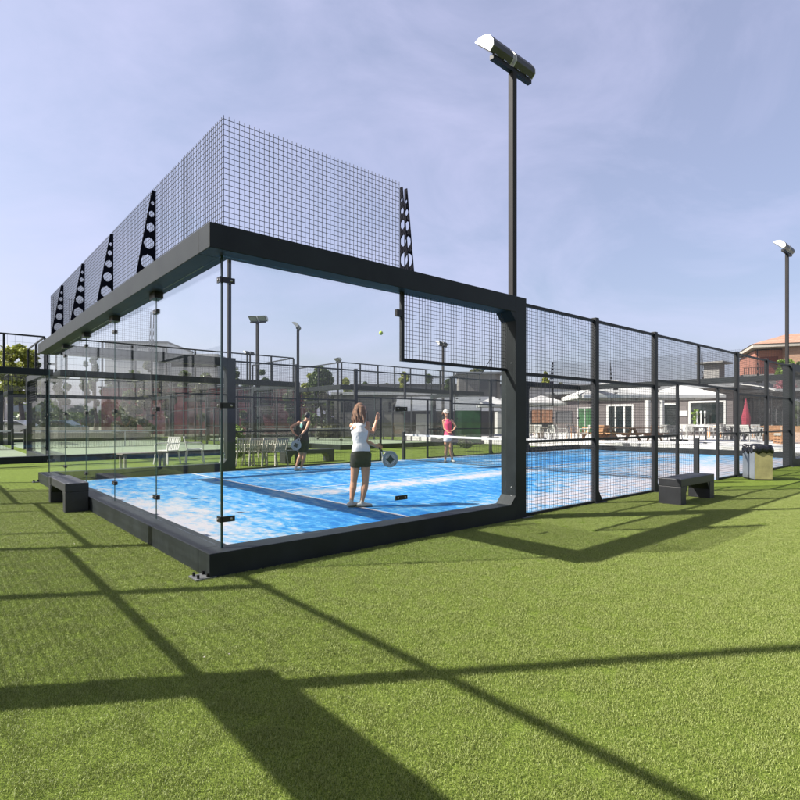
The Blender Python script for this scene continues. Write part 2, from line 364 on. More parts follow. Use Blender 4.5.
            for s in sides:
                mb = MB(); wires(mb, (min(U(m, e), U(2.27, e)), V(m, s), ZT), (1,0,0), 2.27-m, H, pitch*2, wt); mb.build('top_mesh', M['wire'], root)
                mb = MB(); bx(mb, m+.022, c1[1], m-.02, m+.02, ZM, ZM+.05, e, s); mb.build('top_rail', M['post'], root)
                mb = MB(); bx(mb, 2.27-.03, 2.27+.03, m-.03, m+.03, ZT+.002, ZM-.002, e, s); mb.build('top_post', M['post'], root); mb = MB(); bx(mb, c1[1]-.06, c1[1], m-.03, m+.03, ZT+.002, ZM-.002, e, s); mb.build('top_post', M['post'], root)
    # side fences
    for s in fences:
        v0, v1 = .0, .085; vm = .045
        ul, ur = c1[1], L-c1[1]
        allp = [ul]+list(posts)+[ur]
        for u in posts:
            mb = MB(); bx(mb, u-.055, u+.055, v0, v1, 0, ZF+.03, 0, s); pp = mb.build('fence_post', M['post'], root, bevel=.004)
            if near:
                mb = MB(); y = V(v0-.0, s); sg = -1 if s == 0 else 1
                mb.prism([(u+.057, V(.03, s), .015), (u+.22, V(.03, s), .015), (u+.057, V(.03, s), .26)], (0, .012, 0)); bx(mb, u-.08, u+.25, -.04, .11, .0, .013, 0, s)
                mb.build('post_foot', M['post'], pp)
        for a, b in zip(allp, allp[1:]):
            isdoor = a < door[0] and b > door[1]
            a2 = a+(.056 if a != ul else .001); b2 = b-(.056 if b != ur else .001)
            mb = MB(); bx(mb, a2, b2, vm-.02, vm+.02, ZF-.045, ZF, 0, s); mb.build('top_rail', M['post'], root)
            z2 = 2.09 if not isdoor else 2.2
            mb = MB(); bx(mb, a2, b2, vm-.02, vm+.02, z2-.045, z2, 0, s); mb.build('middle_rail', M['post'], root)
            spans = [(a2, b2)] if not isdoor else [(a2, door[0]-.02), (door[1]+.02, b2)]
            for (p, q) in spans:
                for z in (.0, 1.06):
                    mb = MB(); bx(mb, p, q, vm-.018, vm+.018, z, z+.04, 0, s); mb.build('low_rail', M['post'], root)
                mb = MB(); wires(mb, (min(p, q), V(vm, s), .05), (1,0,0), q-p, 1.99 if not isdoor else 2.1, pitch, wt); mb.build('mesh_panel', M['wire'], root)
            mb = MB(); wires(mb, (a2, V(vm, s), z2), (1,0,0), b2-a2, ZF-z2-.04, pitch, wt); mb.build('mesh_panel', M['wire'], root)
            if isdoor:
                for u in door:
                    mb = MB(); bx(mb, u-.03, u+.03, vm-.025, vm+.025, 0, z2-.046, 0, s); mb.build('door_post', M['post'], root)
                u = (door[0]+door[1])/2; mb = MB(); bx(mb, u-.035, u+.035, vm-.025, vm+.025, z2+.001, ZF-.046, 0, s); mb.build('door_post', M['post'], root)
    return root
def net(p0, p1, label, wt=.004, pitch=.045):
    p0 = Vector(p0); p1 = Vector(p1); w = (p1-p0).length; a = (p1-p0)/w
    root = empty('court_net', p0, math.atan2(a.y, a.x), label, 'net')
    H0, H1 = .93, .88
    mb = MB(); N = 20
    for i in range(N):
        z = lambda t: H0-(H0-H1)*(1-(2*t-1)**2)
        t0, t1 = i/N, (i+1)/N; mb.bar((w*t0,0,z(t0)-.03), (w*t1,0,z(t1)-.03), .014, .06)
    mb.build('net_tape', M['tape'], root)
    mb = MB()
    for i in range(int(w/pitch)): mb.bar((i*pitch,0,.03), (i*pitch,0,.87), wt, wt, up=(1,0,0))
    for i in range(19): mb.bar((0,.003,.03+i*.046), (w,.003,.03+i*.046), wt)
    mb.bar((0,0,.02), (w,0,.02), .012)
    mb.build('net_cords', M['netw'], root)
    for u in (-.06, w+.06):
        mb = MB(); mb.box(u-.05,u+.05,-.05,.05,0,1.0); mb.build('net_post', M['post'], root, bevel=.005)
    mb = MB(); mb.box(w/2-.025,w/2+.025,-.009,.009,.02,.86); mb.build('centre_strap', M['tape'], root)
    return root
POSTS = [6.45, 8.62, 13.1, 15.4]; LL = 22.0; WW = 10.22
court((0,0,0), 0, WW, LL, 'blue-floored padel court enclosure in the foreground with overhanging dark beam and glass corner', POSTS, (9.66, 11.85), 'own')
net((10.85,.19,0), (10.62,10.02,0), 'white-taped net across the blue court behind the woman in the white top')
CP = [6.6, 8.7, 12.9, 15.0]
court((10.45,17.3,0), math.pi/2, 9.0, 21.6, 'dark court enclosure behind the beige chairs with railed top mesh', CP, (9.8, 11.8), near=False, wt=.005, pitch=.1, fences=(0,))
court((22.9,17.3,0), math.pi/2, 10.2, 21.6, 'dark court enclosure straight behind the woman in the white top', CP, (9.8, 11.8), near=False, wt=.005, pitch=.1)
court((1.15,17.3,0), math.pi/2, 10.2, 21.6, 'dark court enclosure with pale green floor at the left edge of the row', CP, (9.8, 11.8), near=False, wt=.005, pitch=.1, fences=(1,))
for x0, x1, lb in ((1.6,10.3,'white-taped net of the court behind the beige chairs'), (12.9,22.7,'white-taped net of the green court behind the woman in the white top'), (-8.9,1.0,'white-taped net of the pale green court at the left edge')):
    net((x0,28.1,0), (x1,28.1,0), lb, .008, .12)
# neighbouring enclosure just left of the picture (its fence throws the long shadows on the turf)
XD = -2.78
root = empty('boundary_fence', (XD,0,0), 0, 'dark steel mesh fence of the next court, left of the blue court corner', 'fence')
dp = [-.735, 1.4, 3.5, 7.75, 9.85, 12.0]
for y in dp:
    mb = MB(); mb.box(-.045,.045,y-.05,y+.05,0,3.1); mb.build('fence_post', M['post'], root)
for y in (4.55, 6.7):
    mb = MB(); mb.box(-.02,.02,y-.02,y+.02,0,2.28); mb.build('door_post', M['post'], root)
for a, b in list(zip(dp, dp[1:]))+[(-9,-.735)]:
    mb = MB(); mb.box(-.02,.02,a+.052,b-.052,3.05,3.1); mb.build('top_rail', M['post'], root)
    z = 2.3 if a == 3.5 else 2.06
    if a > -5: mb = MB(); mb.box(-.018,.018,a+.052,b-.052,z-.035,z+.015); mb.build('middle_rail', M['post'], root)
    if a > -5:
        if a != 3.5: mb = MB(); wires(mb, (0,a+.05,.05), (0,1,0), b-a-.1, z-.05, .05, .004); mb.build('mesh_panel', M['wire'], root)
        mb = MB(); wires(mb, (0,a+.05,z), (0,1,0), b-a-.1, 3.08-z, .1, .0035); mb.build('mesh_panel', M['wire'], root)
mb = MB(); mb.box(-.14,.14,-.71,-.59,0,2.26); mb.build('column', M['frame'], root)
mb = MB(); mb.box(-.14,.14,-9,-.711,2.10,2.26); mb.build('top_beam', M['frame'], root)
mb = MB(); mb.box(-.14,.14,-9,-.711,0,.21); mb.build('base_curb', M['frame'], root)
# ------------------------------------------------------------------ floodlights
def floodlight(loc, h, rz, label, big=True, zb=0, pw=.1):
    r = empty('floodlight_mast', loc, rz, label, 'floodlight')
    mb = MB(); mb.box(-pw/2,pw/2,-pw/2,pw/2,zb,h); mb.build('mast', M['pole'], r, bevel=.008)
    mb = MB(); mb.box(-.46,.40,-.035,.035,h,h+.06); mb.build('crossbar', M['post'], r)
    for s in (-1, 1):
        pts = [(0,-.02,.0),(0,-.03,.13),(0,.03,.21),(0,.14,.25),(0,.26,.22),(0,.37,.12),(0,.42,.02),(0,.42,.0)]
        RX = Matrix.Rotation(R_(42), 3, 'X'); O_ = Vector((0,-.03,h+.068)); pts = [RX@Vector((0,p[1]*.86,p[2]*.66))+O_ for p in pts]
        x0 = s*.25-.28
        mb = MB(); mb.prism([Vector(p)+Vector((x0,0,0)) for p in pts], (.42,0,0)); hd = mb.build('lamp_housing', M['lamp_body'], r, bevel=.02)
        for xx in (x0-.012, x0+.421):
            mb = MB(); mb.prism([Vector(p)+Vector((xx,0,0)) for p in pts], (.011,0,0)); mb.build('side_cover', M['lamp_side'], hd)
        mb = MB(); mb.prism([RX@Vector(q)+O_+Vector((x0,0,0)) for q in ((.03,.01,-.003),(.39,.01,-.003),(.39,.33,-.003),(.03,.33,-.003))], RX@Vector((0,0,-.006))); mb.build('lens', M['lamp_glass'], hd)
        for q in (-.1, .1): mb = MB(); mb.bar((s*.25-.07+q,-.04,h+.05),(s*.25-.07+q,-.045,h+.14),.02,.06); mb.build('bracket', M['bolt'], hd)
    return r
floodlight((4.36,.13,0), 6.40, 0, 'tall floodlight mast rising from the near frame column of the blue court', zb=ZT+.001, pw=.09)
floodlight((LL-4.33,.13,0), 6.52, 0, 'floodlight mast at the right edge above the far column of the near fence', zb=ZT+.001, pw=.09)
floodlight((4.3,WW-.13,0), 6.25, math.pi, 'floodlight mast on the far side of the blue court, behind the glass corner edge', zb=ZT+.001, pw=.09)
floodlight((XD-.22,-.585,0), 6.9, math.pi/2, 'floodlight mast by the next court fence at the left, throwing a long thin shadow', pw=.08)
for (x, y, d, rz, lb) in ((257.5,321,28,2.2,'floodlight mast left of the pair above the court behind the beige chairs'), (298,328,30,.9,'floodlight mast right of the pair, beside the dark portal'),
        (443,345,36,.2,'floodlight mast seen through the hanging mesh window'), (338,361,45,1.4,'small distant floodlight above the leafy tree'), (250,354,46,.3,'thin distant floodlight between the two leftmost masts'), (8,352,60,.3,'distant floodlight behind the tree at the left edge')):
    q = at(x, y, d); floodlight((q.x,q.y,0), q.z-.1, rz, lb, pw=.13 if d < 40 else .1)
# ------------------------------------------------------------------ ground surfaces
def sheet(name, pts, z, m, label=None):
    mb = MB(); mb.v = [(x,y,z) for x, y in pts]; mb.add([tuple(range(len(pts)))]); o = mb.build(name, m); o['kind'] = 'structure'; return o
def turf_material(name, c1, c2, c3, fine=140, bump=1.0):
    c1, c2, c3 = ka(c1), ka(c2), ka(c3)
    m, nt, p = base_mat(name); tc = nn(nt, 'ShaderNodeTexCoord')
    def noise(s, d=3, r=.6):
        n = nn(nt, 'ShaderNodeTexNoise'); n.inputs['Scale'].default_value = s; n.inputs['Detail'].default_value = d; n.inputs['Roughness'].default_value = r
        nt.links.new(tc.outputs['Object'], n.inputs['Vector']); return n
    a = noise(fine, 3, .7); b = noise(.55, 7); c = noise(9, 5)
    rp = nn(nt, 'ShaderNodeValToRGB'); rp.color_ramp.elements[0].position = .36; rp.color_ramp.elements[1].position = .66
    rp.color_ramp.elements[0].color = (*c1, 1); rp.color_ramp.elements[1].color = (*c2, 1); nt.links.new(a.outputs['Fac'], rp.inputs['Fac'])
    mx = nn(nt, 'ShaderNodeMix', data_type='RGBA'); mr = nn(nt, 'ShaderNodeMapRange'); mr.inputs['From Min'].default_value = .35; mr.inputs['From Max'].default_value = .7; mr.inputs['To Max'].default_value = .55
    nt.links.new(b.outputs['Fac'], mr.inputs['Value']); nt.links.new(mr.outputs[0], mx.inputs['Factor']); nt.links.new(rp.outputs[0], mx.inputs['A']); mx.inputs['B'].default_value = (*c3, 1)
    v = nn(nt, 'ShaderNodeVectorMath', operation='SCALE'); m2 = nn(nt, 'ShaderNodeMapRange'); m2.inputs['To Min'].default_value = .7; m2.inputs['To Max'].default_value = 1.3
    nt.links.new(c.outputs['Fac'], m2.inputs['Value']); nt.links.new(mx.outputs['Result'], v.inputs[0]); nt.links.new(m2.outputs[0], v.inputs['Scale'])
    nt.links.new(v.outputs[0], p.inputs['Base Color']); p.inputs['Roughness'].default_value = .85; p.inputs['Specular IOR Level'].default_value = .08
    bp = nn(nt, 'ShaderNodeBump'); bp.inputs['Strength'].default_value = bump; bp.inputs['Distance'].default_value = .012
    nt.links.new(a.outputs['Fac'], bp.inputs['Height']); nt.links.new(bp.outputs['Normal'], p.inputs['Normal'])
    return m
M['turf'] = turf_material('artificial_turf', (.055,.095,.010), (.36,.46,.085), (.20,.29,.045))
M['turf_g'] = turf_material('pale_green_court_turf', (.20,.27,.17), (.42,.48,.35), (.36,.40,.30), 60, .4)
M['deck'] = brick_mat('pale_deck_tiles', (.95,.92,.88), (1.05,1.02,.98), (.75,.73,.70), .6, .6, .8, .012, 'XY')
M['earth'] = mat('dry_ground', (.26,.22,.16), .9, 0, .3, .3, .4, 8, c2=(.16,.18,.09))
M['pave'] = brick_mat('terrace_paving', (.46,.45,.44), (.52,.51,.49), (.36,.35,.34), .8, .8, .8, .012, 'XY')
sheet('ground', [(-400,-400),(900,-400),(900,900),(-400,900)], -.012, M['earth'])
sheet('turf_ground', [(-30,-30),(22.7,-30),(22.7,16.5),(46,16.5),(46,46),(-30,46)], -.004, M['turf'])
for x0, x1 in ((1.5,10.4),(12.75,22.85),(-9.0,1.1)):
    sheet('court_floor', [(x0,17.35),(x1,17.35),(x1,38.8),(x0,38.8)], .004, M['turf_g'])
sheet('terrace_paving', [(22.7,-30),(60,-30),(60,16.5),(22.7,16.5)], .0, M['pave'])
TZ = .3
mb = MB(); mb.box(23.35,60,-25,25,.001,TZ); o = mb.build('terrace_deck', M['deck']); o['kind'] = 'structure'
# blue court floor: a fine grid carrying the sand that has drifted on the carpet
def sand(x, y):
    g = lambda x0, y0, sx, sy, a: a*math.exp(-((x-x0)/sx)**2-((y-y0)/sy)**2)
    s = .10
    s += g(.5,3.6,1.1,3.2,.75)+g(0,8.5,.6,1.5,.3)+g(1.2,.4,1.6,.35,.5)
    s += .75*math.exp(-((y-4.35-.03*(x-4))/.42)**2)*(1 if 3.3 < x < 11 else .45)*min(1, max(0,(x-2)/2))
    s += .7*math.exp(-((y-.7)/.8)**2)*(1/(1+math.exp(-(x-4.6)*2)))
    s += g(14.5,2.3,3.5,1.4,.75)+g(9,2,1.8,.9,.5)+g(19.5,5,2,4,.4)+g(12,7,2.5,1.2,.3)
    s += .55*math.exp(-((y-9.95)/.22)**2)+.5*math.exp(-((x-.3)/.25)**2)
    s -= g(3.4,1.6,1.4,1.1,.3)+g(13.5,6,2.4,1.0,.3)+g(6.2,2.6,2.2,.7,.35)
    return max(0, min(1, s))
nx, ny = 220, 102
vs = [(.22+(LL-.44)*i/nx, .085+(WW-.17)*j/ny, .0) for j in range(ny+1) for i in range(nx+1)]
me = bpy.data.meshes.new('court_floor'); me.from_pydata(vs, [], [(j*(nx+1)+i, j*(nx+1)+i+1, (j+1)*(nx+1)+i+1, (j+1)*(nx+1)+i) for j in range(ny) for i in range(nx)])
ca = me.color_attributes.new('sand', 'FLOAT_COLOR', 'POINT')
for i, v in enumerate(vs): q = sand(v[0], v[1]); ca.data[i].color = (q, q, q, 1)
m, nt, p = base_mat('blue_court_carpet'); tc = nn(nt, 'ShaderNodeTexCoord'); at_ = nn(nt, 'ShaderNodeAttribute', attribute_name='sand')
mp = nn(nt, 'ShaderNodeMapping'); mp.inputs['Rotation'].default_value = (0,0,R_(-47)); mp.inputs['Scale'].default_value = (2.6,1.0,1); nt.links.new(tc.outputs['Object'], mp.inputs[0])
n1 = nn(nt, 'ShaderNodeTexNoise'); n1.inputs['Scale'].default_value = 1.7; n1.inputs['Detail'].default_value = 10; n1.inputs['Roughness'].default_value = .74; n1.inputs['Distortion'].default_value = .6; nt.links.new(mp.outputs[0], n1.inputs['Vector'])
n2 = nn(nt, 'ShaderNodeTexNoise'); n2.inputs['Scale'].default_value = 9; n2.inputs['Detail'].default_value = 6; nt.links.new(tc.outputs['Object'], n2.inputs['Vector'])
n3 = nn(nt, 'ShaderNodeTexNoise'); n3.inputs['Scale'].default_value = 160; n3.inputs['Detail'].default_value = 2; nt.links.new(tc.outputs['Object'], n3.inputs['Vector'])
a1 = nn(nt, 'ShaderNodeMath', operation='MULTIPLY_ADD'); a1.inputs[1].default_value = 3.0; a1.inputs[2].default_value = -1.9; nt.links.new(n1.outputs['Fac'], a1.inputs[0])
a2 = nn(nt, 'ShaderNodeMath', operation='MULTIPLY_ADD'); a2.inputs[1].default_value = .95; nt.links.new(at_.outputs['Fac'], a2.inputs[0]); nt.links.new(a1.outputs[0], a2.inputs[2])
a3 = nn(nt, 'ShaderNodeMath', operation='MULTIPLY_ADD'); a3.inputs[1].default_value = 1.2; nt.links.new(n2.outputs['Fac'], a3.inputs[0]); nt.links.new(a2.outputs[0], a3.inputs[2])
a4 = nn(nt, 'ShaderNodeMath', operation='SUBTRACT', use_clamp=True); a4.inputs[1].default_value = .0; nt.links.new(a3.outputs[0], a4.inputs[0])
rp = nn(nt, 'ShaderNodeValToRGB'); e = rp.color_ramp.elements; e[0].color = (.005,.098,.29,1); e[1].color = (.30,.29,.315,1); e[1].position = 1.0
q = e.new(.35); q.color = (.030,.18,.36,1); q = e.new(.66); q.color = (.14,.235,.335,1)
nt.links.new(a4.outputs[0], rp.inputs['Fac']); nt.links.new(rp.outputs[0], p.inputs['Base Color']); p.inputs['Roughness'].default_value = .8; p.inputs['Specular IOR Level'].default_value = .2
bp = nn(nt, 'ShaderNodeBump'); bp.inputs['Strength'].default_value = .4; bp.inputs['Distance'].default_value = .008; nt.links.new(n3.outputs['Fac'], bp.inputs['Height']); nt.links.new(bp.outputs['Normal'], p.inputs['Normal'])
me.materials.append(m); o = bpy.data.objects.new('blue_court_floor', me); COL.objects.link(o); o['kind'] = 'structure'
M['line'] = mat('white_line', (.80,.82,.86), .8, 0, .25, 5)
mb = MB()
for x0, x1, y0, y1 in ((3.2,3.27,.24,WW-.24),(LL-3.27,LL-3.2,.24,WW-.24),(3.271,LL-3.271,5.08,5.13)):
    k = len(mb.v); mb.v += [(x0,y0,.004),(x1,y0,.004),(x1,y1,.004),(x0,y1,.004)]; mb.add([(k,k+1,k+2,k+3)])
mb.build('court_lines', M['line'])['kind'] = 'structure'
# short turf blades close to the camera: one patch, scattered by geometry nodes
mb = MB(); PS = .5
for i in range(6400):
    x, y = random.uniform(-PS/2, PS/2), random.uniform(-PS/2, PS/2); a = random.uniform(0, 6.28); h = random.uniform(.006,.013); w = .0009; le = random.uniform(.002,.010); b = random.uniform(0, 6.28)
    k = len(mb.v); dx, dy = math.cos(a)*w, math.sin(a)*w; ex, ey = math.cos(b)*le, math.sin(b)*le
    mb.v += [(x-dx,y-dy,0),(x+dx,y+dy,0),(x+dx*.8+ex*.4,y+dy*.8+ey*.4,h*.65),(x-dx*.8+ex*.4,y-dy*.8+ey*.4,h*.65),(x+ex,y+ey,h)]
    mb.add([(k,k+1,k+2,k+3),(k+3,k+2,k+4)])
M['blade'] = leaf_mat('turf_blades', (.20,.25,.045), (.50,.59,.16), .12)
patch = mb.mesh('turf_patch', M['blade'])
pts = []
for i in range(-4, 60):
    for j in range(-8, 60):
        x = -6.0+i*.42; y = -5.2+j*.42
        if -.1 < x < 22.2 and -.1 < y < 10.4: continue
        d = Vector((x,y,0))-CAM; dep = d.dot(FWD); lat = d.dot(RGT)
        if dep < 1.2 or dep > 11: continue
        sx = PX+FPX*lat/dep
        if sx < -110 or sx > 930: continue
        pts.append((x,y,0))
pm = bpy.data.meshes.new('turf_blades'); pm.from_pydata(pts, [], [])
po = bpy.data.objects.new('turf_blades', pm); COL.objects.link(po); tag(po, 'short artificial turf blades', 'grass', kind='stuff')
src = bpy.data.objects.new('turf_patch', patch)
ng = bpy.data.node_groups.new('scatter', 'GeometryNodeTree'); ng.interface.new_socket('Geometry', in_out='INPUT', socket_type='NodeSocketGeometry'); ng.interface.new_socket('Geometry', in_out='OUTPUT', socket_type='NodeSocketGeometry')
gi = ng.nodes.new('NodeGroupInput'); go = ng.nodes.new('NodeGroupOutput'); ip = ng.nodes.new('GeometryNodeInstanceOnPoints'); oi = ng.nodes.new('GeometryNodeObjectInfo'); rv = ng.nodes.new('FunctionNodeRandomValue'); rv.data_type = 'FLOAT_VECTOR'
oi.inputs['Object'].default_value = src; rv.inputs[0].default_value = (0,0,0); rv.inputs[1].default_value = (0,0,6.283)
ng.links.new(gi.outputs[0], ip.inputs['Points']); ng.links.new(oi.outputs['Geometry'], ip.inputs['Instance']); ng.links.new(rv.outputs[0], ip.inputs['Rotation']); ng.links.new(ip.outputs[0], go.inputs[0])
gm = po.modifiers.new('scatter', 'NODES'); gm.node_group = ng
mb = MB()
for i in range(130):
    x, y = random.uniform(-5,10), random.uniform(-6,9)
    if -.2 < x and y > -.2: continue
    a = random.uniform(0,6.28); w_ = random.uniform(.003,.010); c_ = Vector((x,y,.016)); u = Vector((math.cos(a)*w_,math.sin(a)*w_,random.uniform(-.002,.004))); v_ = Vector((-math.sin(a)*w_*.5,math.cos(a)*w_*.5,.002))
    k = len(mb.v); mb.v += [tuple(c_-u),tuple(c_+v_),tuple(c_+u),tuple(c_-v_)]; mb.add([(k,k+1,k+2,k+3)])
tag(mb.build('leaf_litter', mat('dry_leaf_bits', (.55,.45,.28), .9, 0, .5, 3, c2=(.95,.92,.8))), 'dry leaf bits scattered on the turf', 'leaf litter', kind='stuff')
# ------------------------------------------------------------------ benches, bin
def tp(x, d, xm=24.1):                 # terrace position at picture column x, kept on the deck
    while at(x, 440, d).x < xm: d += .25
    return at(x, 440, d)
def bench(loc, rz, L, W, H, label):
    r = empty('portal_bench', loc, rz, label, 'bench')
    T = .13
    for x in (.1, L-.1):
        for y in (.06, W-.06): mb = MB(); mb.ell((x,y,H), (.012,.012,.004), 10, 4); mb.build('bolt', M['bolt'], r)
    mb = MB(); mb.box(0,L,0,W,H-T,H); mb.build('seat', M['bench'], r, bevel=.008)
    for x in (0, L-.2):
        mb = MB(); mb.box(x+.002,x+.2,.002,W-.002,0,H-T-.001); mb.build('leg', M['bench'], r, bevel=.006)
    for (x, sg) in ((.201, 1), (L-.201, -1)):
        mb = MB(); mb.prism([(x,.01,H-T-.001),(x+sg*.09,.01,H-T-.001),(x,.01,H-T-.13)], (0,W-.02,0)); mb.build('corner_brace', M['bench'], r)
    return r
bench((-.06,4.83,0), math.pi/2, 1.55, .31, .44, 'dark bench with sunlit top standing against the left curb of the blue court')
bench((7.22,-1.06,0), 0, 1.4, .38, .43, 'dark bench on the turf in front of the near mesh fence')
bench((6.65,11.3,0), 0, 1.85, .4, .42, 'dark bench on the grass behind the player in black')
q = gnd(754.5,480.5); r = empty('litter_bin', (q.x,q.y,0), R_(-48), 'square litter bin with olive front and black bag beside the mesh fence', 'bin')
mb = MB(); mb.box(.012,.40,.0,.012,.03,.70); mb.build('front_panel', M['binf'], r, bevel=.003)
mb = MB(); mb.box(.0,.011,.0,.58,.03,.70); mb.build('side_panel', M['binl'], r, bevel=.003)
mb = MB(); mb.box(.02,.39,.02,.57,.0,.69); mb.build('body', M['bench'], r)
mb = MB()
for k in range(34):
    a = k/34*2*math.pi; mb.ell((.20+.19*max(-1,min(1,1.35*math.cos(a))), .29+.28*max(-1,min(1,1.35*math.sin(a))), .72+random.uniform(-.05,.03)), (.05+random.random()*.02,.05,.09), 8, 6)
mb.ell((.20,.29,.76), (.20,.28,.09)); remesh(mb, 'bin_bag', M['bag'], r, .012, 2)
# ------------------------------------------------------------------ people
def L3(base, px0, py0, s):           # picture pixel -> local metres (x right, y away, z up)
    return lambda x, y, dy=0.: Vector(((x-px0)/s, dy, (py0-y)/s))
def hand(mb, w, d, side, curl=.5, k=1.):       # wrist, direction, side vector for the thumb
    d = Vector(d).normalized(); sd = Vector(side); sd = (sd-d*sd.dot(d)).normalized(); nrm = d.cross(sd)
    w = Vector(w); mb.tube([w, w+d*.04*k, w+d*.08*k], [(.028*k,.018*k),(.04*k,.017*k),(.04*k,.014*k)], 10, ref=sd)
    for i, ln in enumerate((.072,.08,.075,.06)):
        b = w+d*.075*k+sd*(.03-.02*i)*k; e1 = b+d*ln*.5*k; dd = (d*math.cos(curl*1.6)+nrm*math.sin(curl*1.6)); e2 = e1+dd*ln*.5*k
        mb.tube([b-d*.02, e1, e2], [.009*k,.0085*k,.007*k], 7)
    b = w+d*.025*k+sd*.028*k; mb.tube([b, b+(d*.6+sd*.8)*.035*k, b+(d*.9+sd*.5+nrm*.3)*.06*k], [.012*k,.010*k,.008*k], 7)
def person(loc, J, wid, skin, top, bottom, hair, cap, label, skirt=False, face=(0,1,0), hairlen=.0, legcut=.42, logo=False, flip=1):
    r = empty('person', loc, math.atan2(RGT.y, RGT.x), label, 'person')
    f = Vector(face).normalized(); sd = Vector((0,0,1)).cross(f)*-1
    hd = J['head']; nk = J['neck']; pv = J['pelvis']; ch = J['chest']
    wa = (J['shR']-J['shL']).normalized()
    B = MB()
    hipw = .155*wid; 
    tor = [pv+Vector((0,0,-.06)), pv+Vector((0,0,.03)), pv.lerp(ch,.45), ch, ch.lerp(nk,.5), nk+Vector((0,0,-.035))]
    tw = [(hipw,.105),(hipw*1.0,.11),(.118*wid,.088),(.148*wid,.108),(.150*wid,.09),(.075*wid,.06)]
    B.tube(tor, tw, 16, ref=wa)
    B.tube([nk+Vector((0,0,-.05)), nk.lerp(hd,.7)], [.054,.05], 12)
    # head with face
    rot = Matrix((sd, f, Vector((0,0,1)))).transposed()
    B.ell(hd+Vector((0,0,.02)), (.072,.092,.10), rot=rot); B.ell(hd+f*.028+Vector((0,0,-.05)), (.05,.058,.062), rot=rot)
    B.tube([hd+f*.088+Vector((0,0,.02)), hd+f*.108+Vector((0,0,-.02))], [.009,.014], 8)
    for s in (-1,1):
        B.ell(hd+sd*s*.073+Vector((0,0,-.005)), (.012,.018,.03), 8, 6, rot=rot)
        B.ell(hd+sd*s*.03+f*.082+Vector((0,0,.025)), (.02,.012,.01), 8, 6, rot=rot)
    B.ell(hd+f*.083+Vector((0,0,-.055)), (.024,.014,.009), 8, 6, rot=rot)
    for S in 'LR':
        B.tube([J['sh'+S], J['sh'+S].lerp(J['el'+S],.3), J['el'+S], J['el'+S].lerp(J['wr'+S],.3), J['wr'+S]], [.05,.044,.034,.037,.023], 12)
        hand(B, J['wr'+S], J['hd'+S]-J['wr'+S], J.get('th'+S, f), J.get('curl'+S,.4))
        hp = pv+wa*(.085*wid*(1 if S == 'R' else -1))+Vector((0,0,-.03)); J['hp'+S] = hp
        kn, an = J['kn'+S], J['an'+S]; tl = (kn-an).length
        B.tube([hp, hp.lerp(kn,.35), kn, kn.lerp(an,.3), an.lerp(kn,.25), an], [(.09*wid,.095),.08,.054,.057,.038,.033], 14)
        to = J['to'+S]
    body = remesh(B, 'body', skin, r, .0075, 5)
    for S in 'LR':
        an, to = J['an'+S], J['to'+S]; d = (to-an); d.z = 0; d.normalize()
        q = an+Vector((0,0,-.045)); q.z = max(.038, q.z)
        B = MB(); B.tube([q-d*.05+Vector((0,0,.0)), q+d*.05, q+d*.15-Vector((0,0,.012))], [(.036,.038),(.043,.036),(.038,.024)], 12, ref=d.cross(Vector((0,0,1))))
        B.tube([q+Vector((0,0,0)), q+Vector((0,0,.055))], [.04,.036], 10); sh = remesh(B, 'shoe', M['shoe'], r, .008, 2)
        B = MB(); B.tube([q-d*.055-Vector((0,0,.028)), q+d*.05-Vector((0,0,.03)), q+d*.165-Vector((0,0,.03))], [(.038,.01),(.046,.01),(.038,.009)], 12, ref=d.cross(Vector((0,0,1)))); B.build('sole', M['rubber'], sh, smooth=True)
    # eyes
    for s in (-1,1):
        B = MB(); B.ell(hd+sd*s*.03+f*.087+Vector((0,0,.018)), (.012,.008,.006), 8, 6, rot=rot); B.build('eye', M['clamp'], r, smooth=True)
    # tank top
    B = MB()
    low = pv+Vector((0,0,.0 if not skirt else .02))
    B.tube([low, low+Vector((0,0,.06)), pv.lerp(ch,.45), ch, ch.lerp(nk,.42)], [(hipw+.016,.125),(hipw+.014,.124),(.135*wid,.104),(.162*wid,.122),(.125*wid,.098)], 20, ref=wa)
    for s in (-1,1):
        a = ch.lerp(nk,.3)+wa*s*.08*wid; sh = J['shR' if s > 0 else 'shL']
        B.tube([a-f*.085, a-f*.05+(nk-a)*.5+wa*s*.03, a.lerp(nk,.75)+wa*s*.045+Vector((0,0,.02)), a+f*.05+(nk-a)*.5+wa*s*.02, a+f*.08], [(.02,.014)]*5, 8)
    tp = remesh(B, 'tank_top', top, r, .008, 4)
    if logo:
        B = MB(); c = ch+Vector((0,0,.02))-f*.125*1; B.ell(c, (.045,.012,.07), rot=rot); B.build('back_print', M['logo'], tp, smooth=True)
    # shorts / skirt
    B = MB()
    B.tube([pv+Vector((0,0,.07)), pv, pv+Vector((0,0,-.09))], [(.135*wid,.112),(hipw+.022,.13),(hipw+.025,.135)], 20, ref=wa)
    if skirt:
        B.tube([pv+Vector((0,0,-.02)), pv+Vector((0,0,-.16)), pv+Vector((0,0,-.30))], [(hipw+.02,.13),(hipw+.05,.16),(hipw+.075,.18)], 24, ref=wa, cap=False)
    else:
        for S in 'LR':
            hp, kn = J['hp'+S], J['kn'+S]; B.tube([hp, hp.lerp(kn, legcut*.6), hp.lerp(kn, legcut)], [.115*wid,.108*wid,.105*wid], 16, cap=False)
    remesh(B, 'skirt' if skirt else 'shorts', bottom, r, .009, 4)
    # hair
    B = MB(); B.ell(hd+Vector((0,0,.035))-f*.02, (.08,.094,.098), rot=rot)
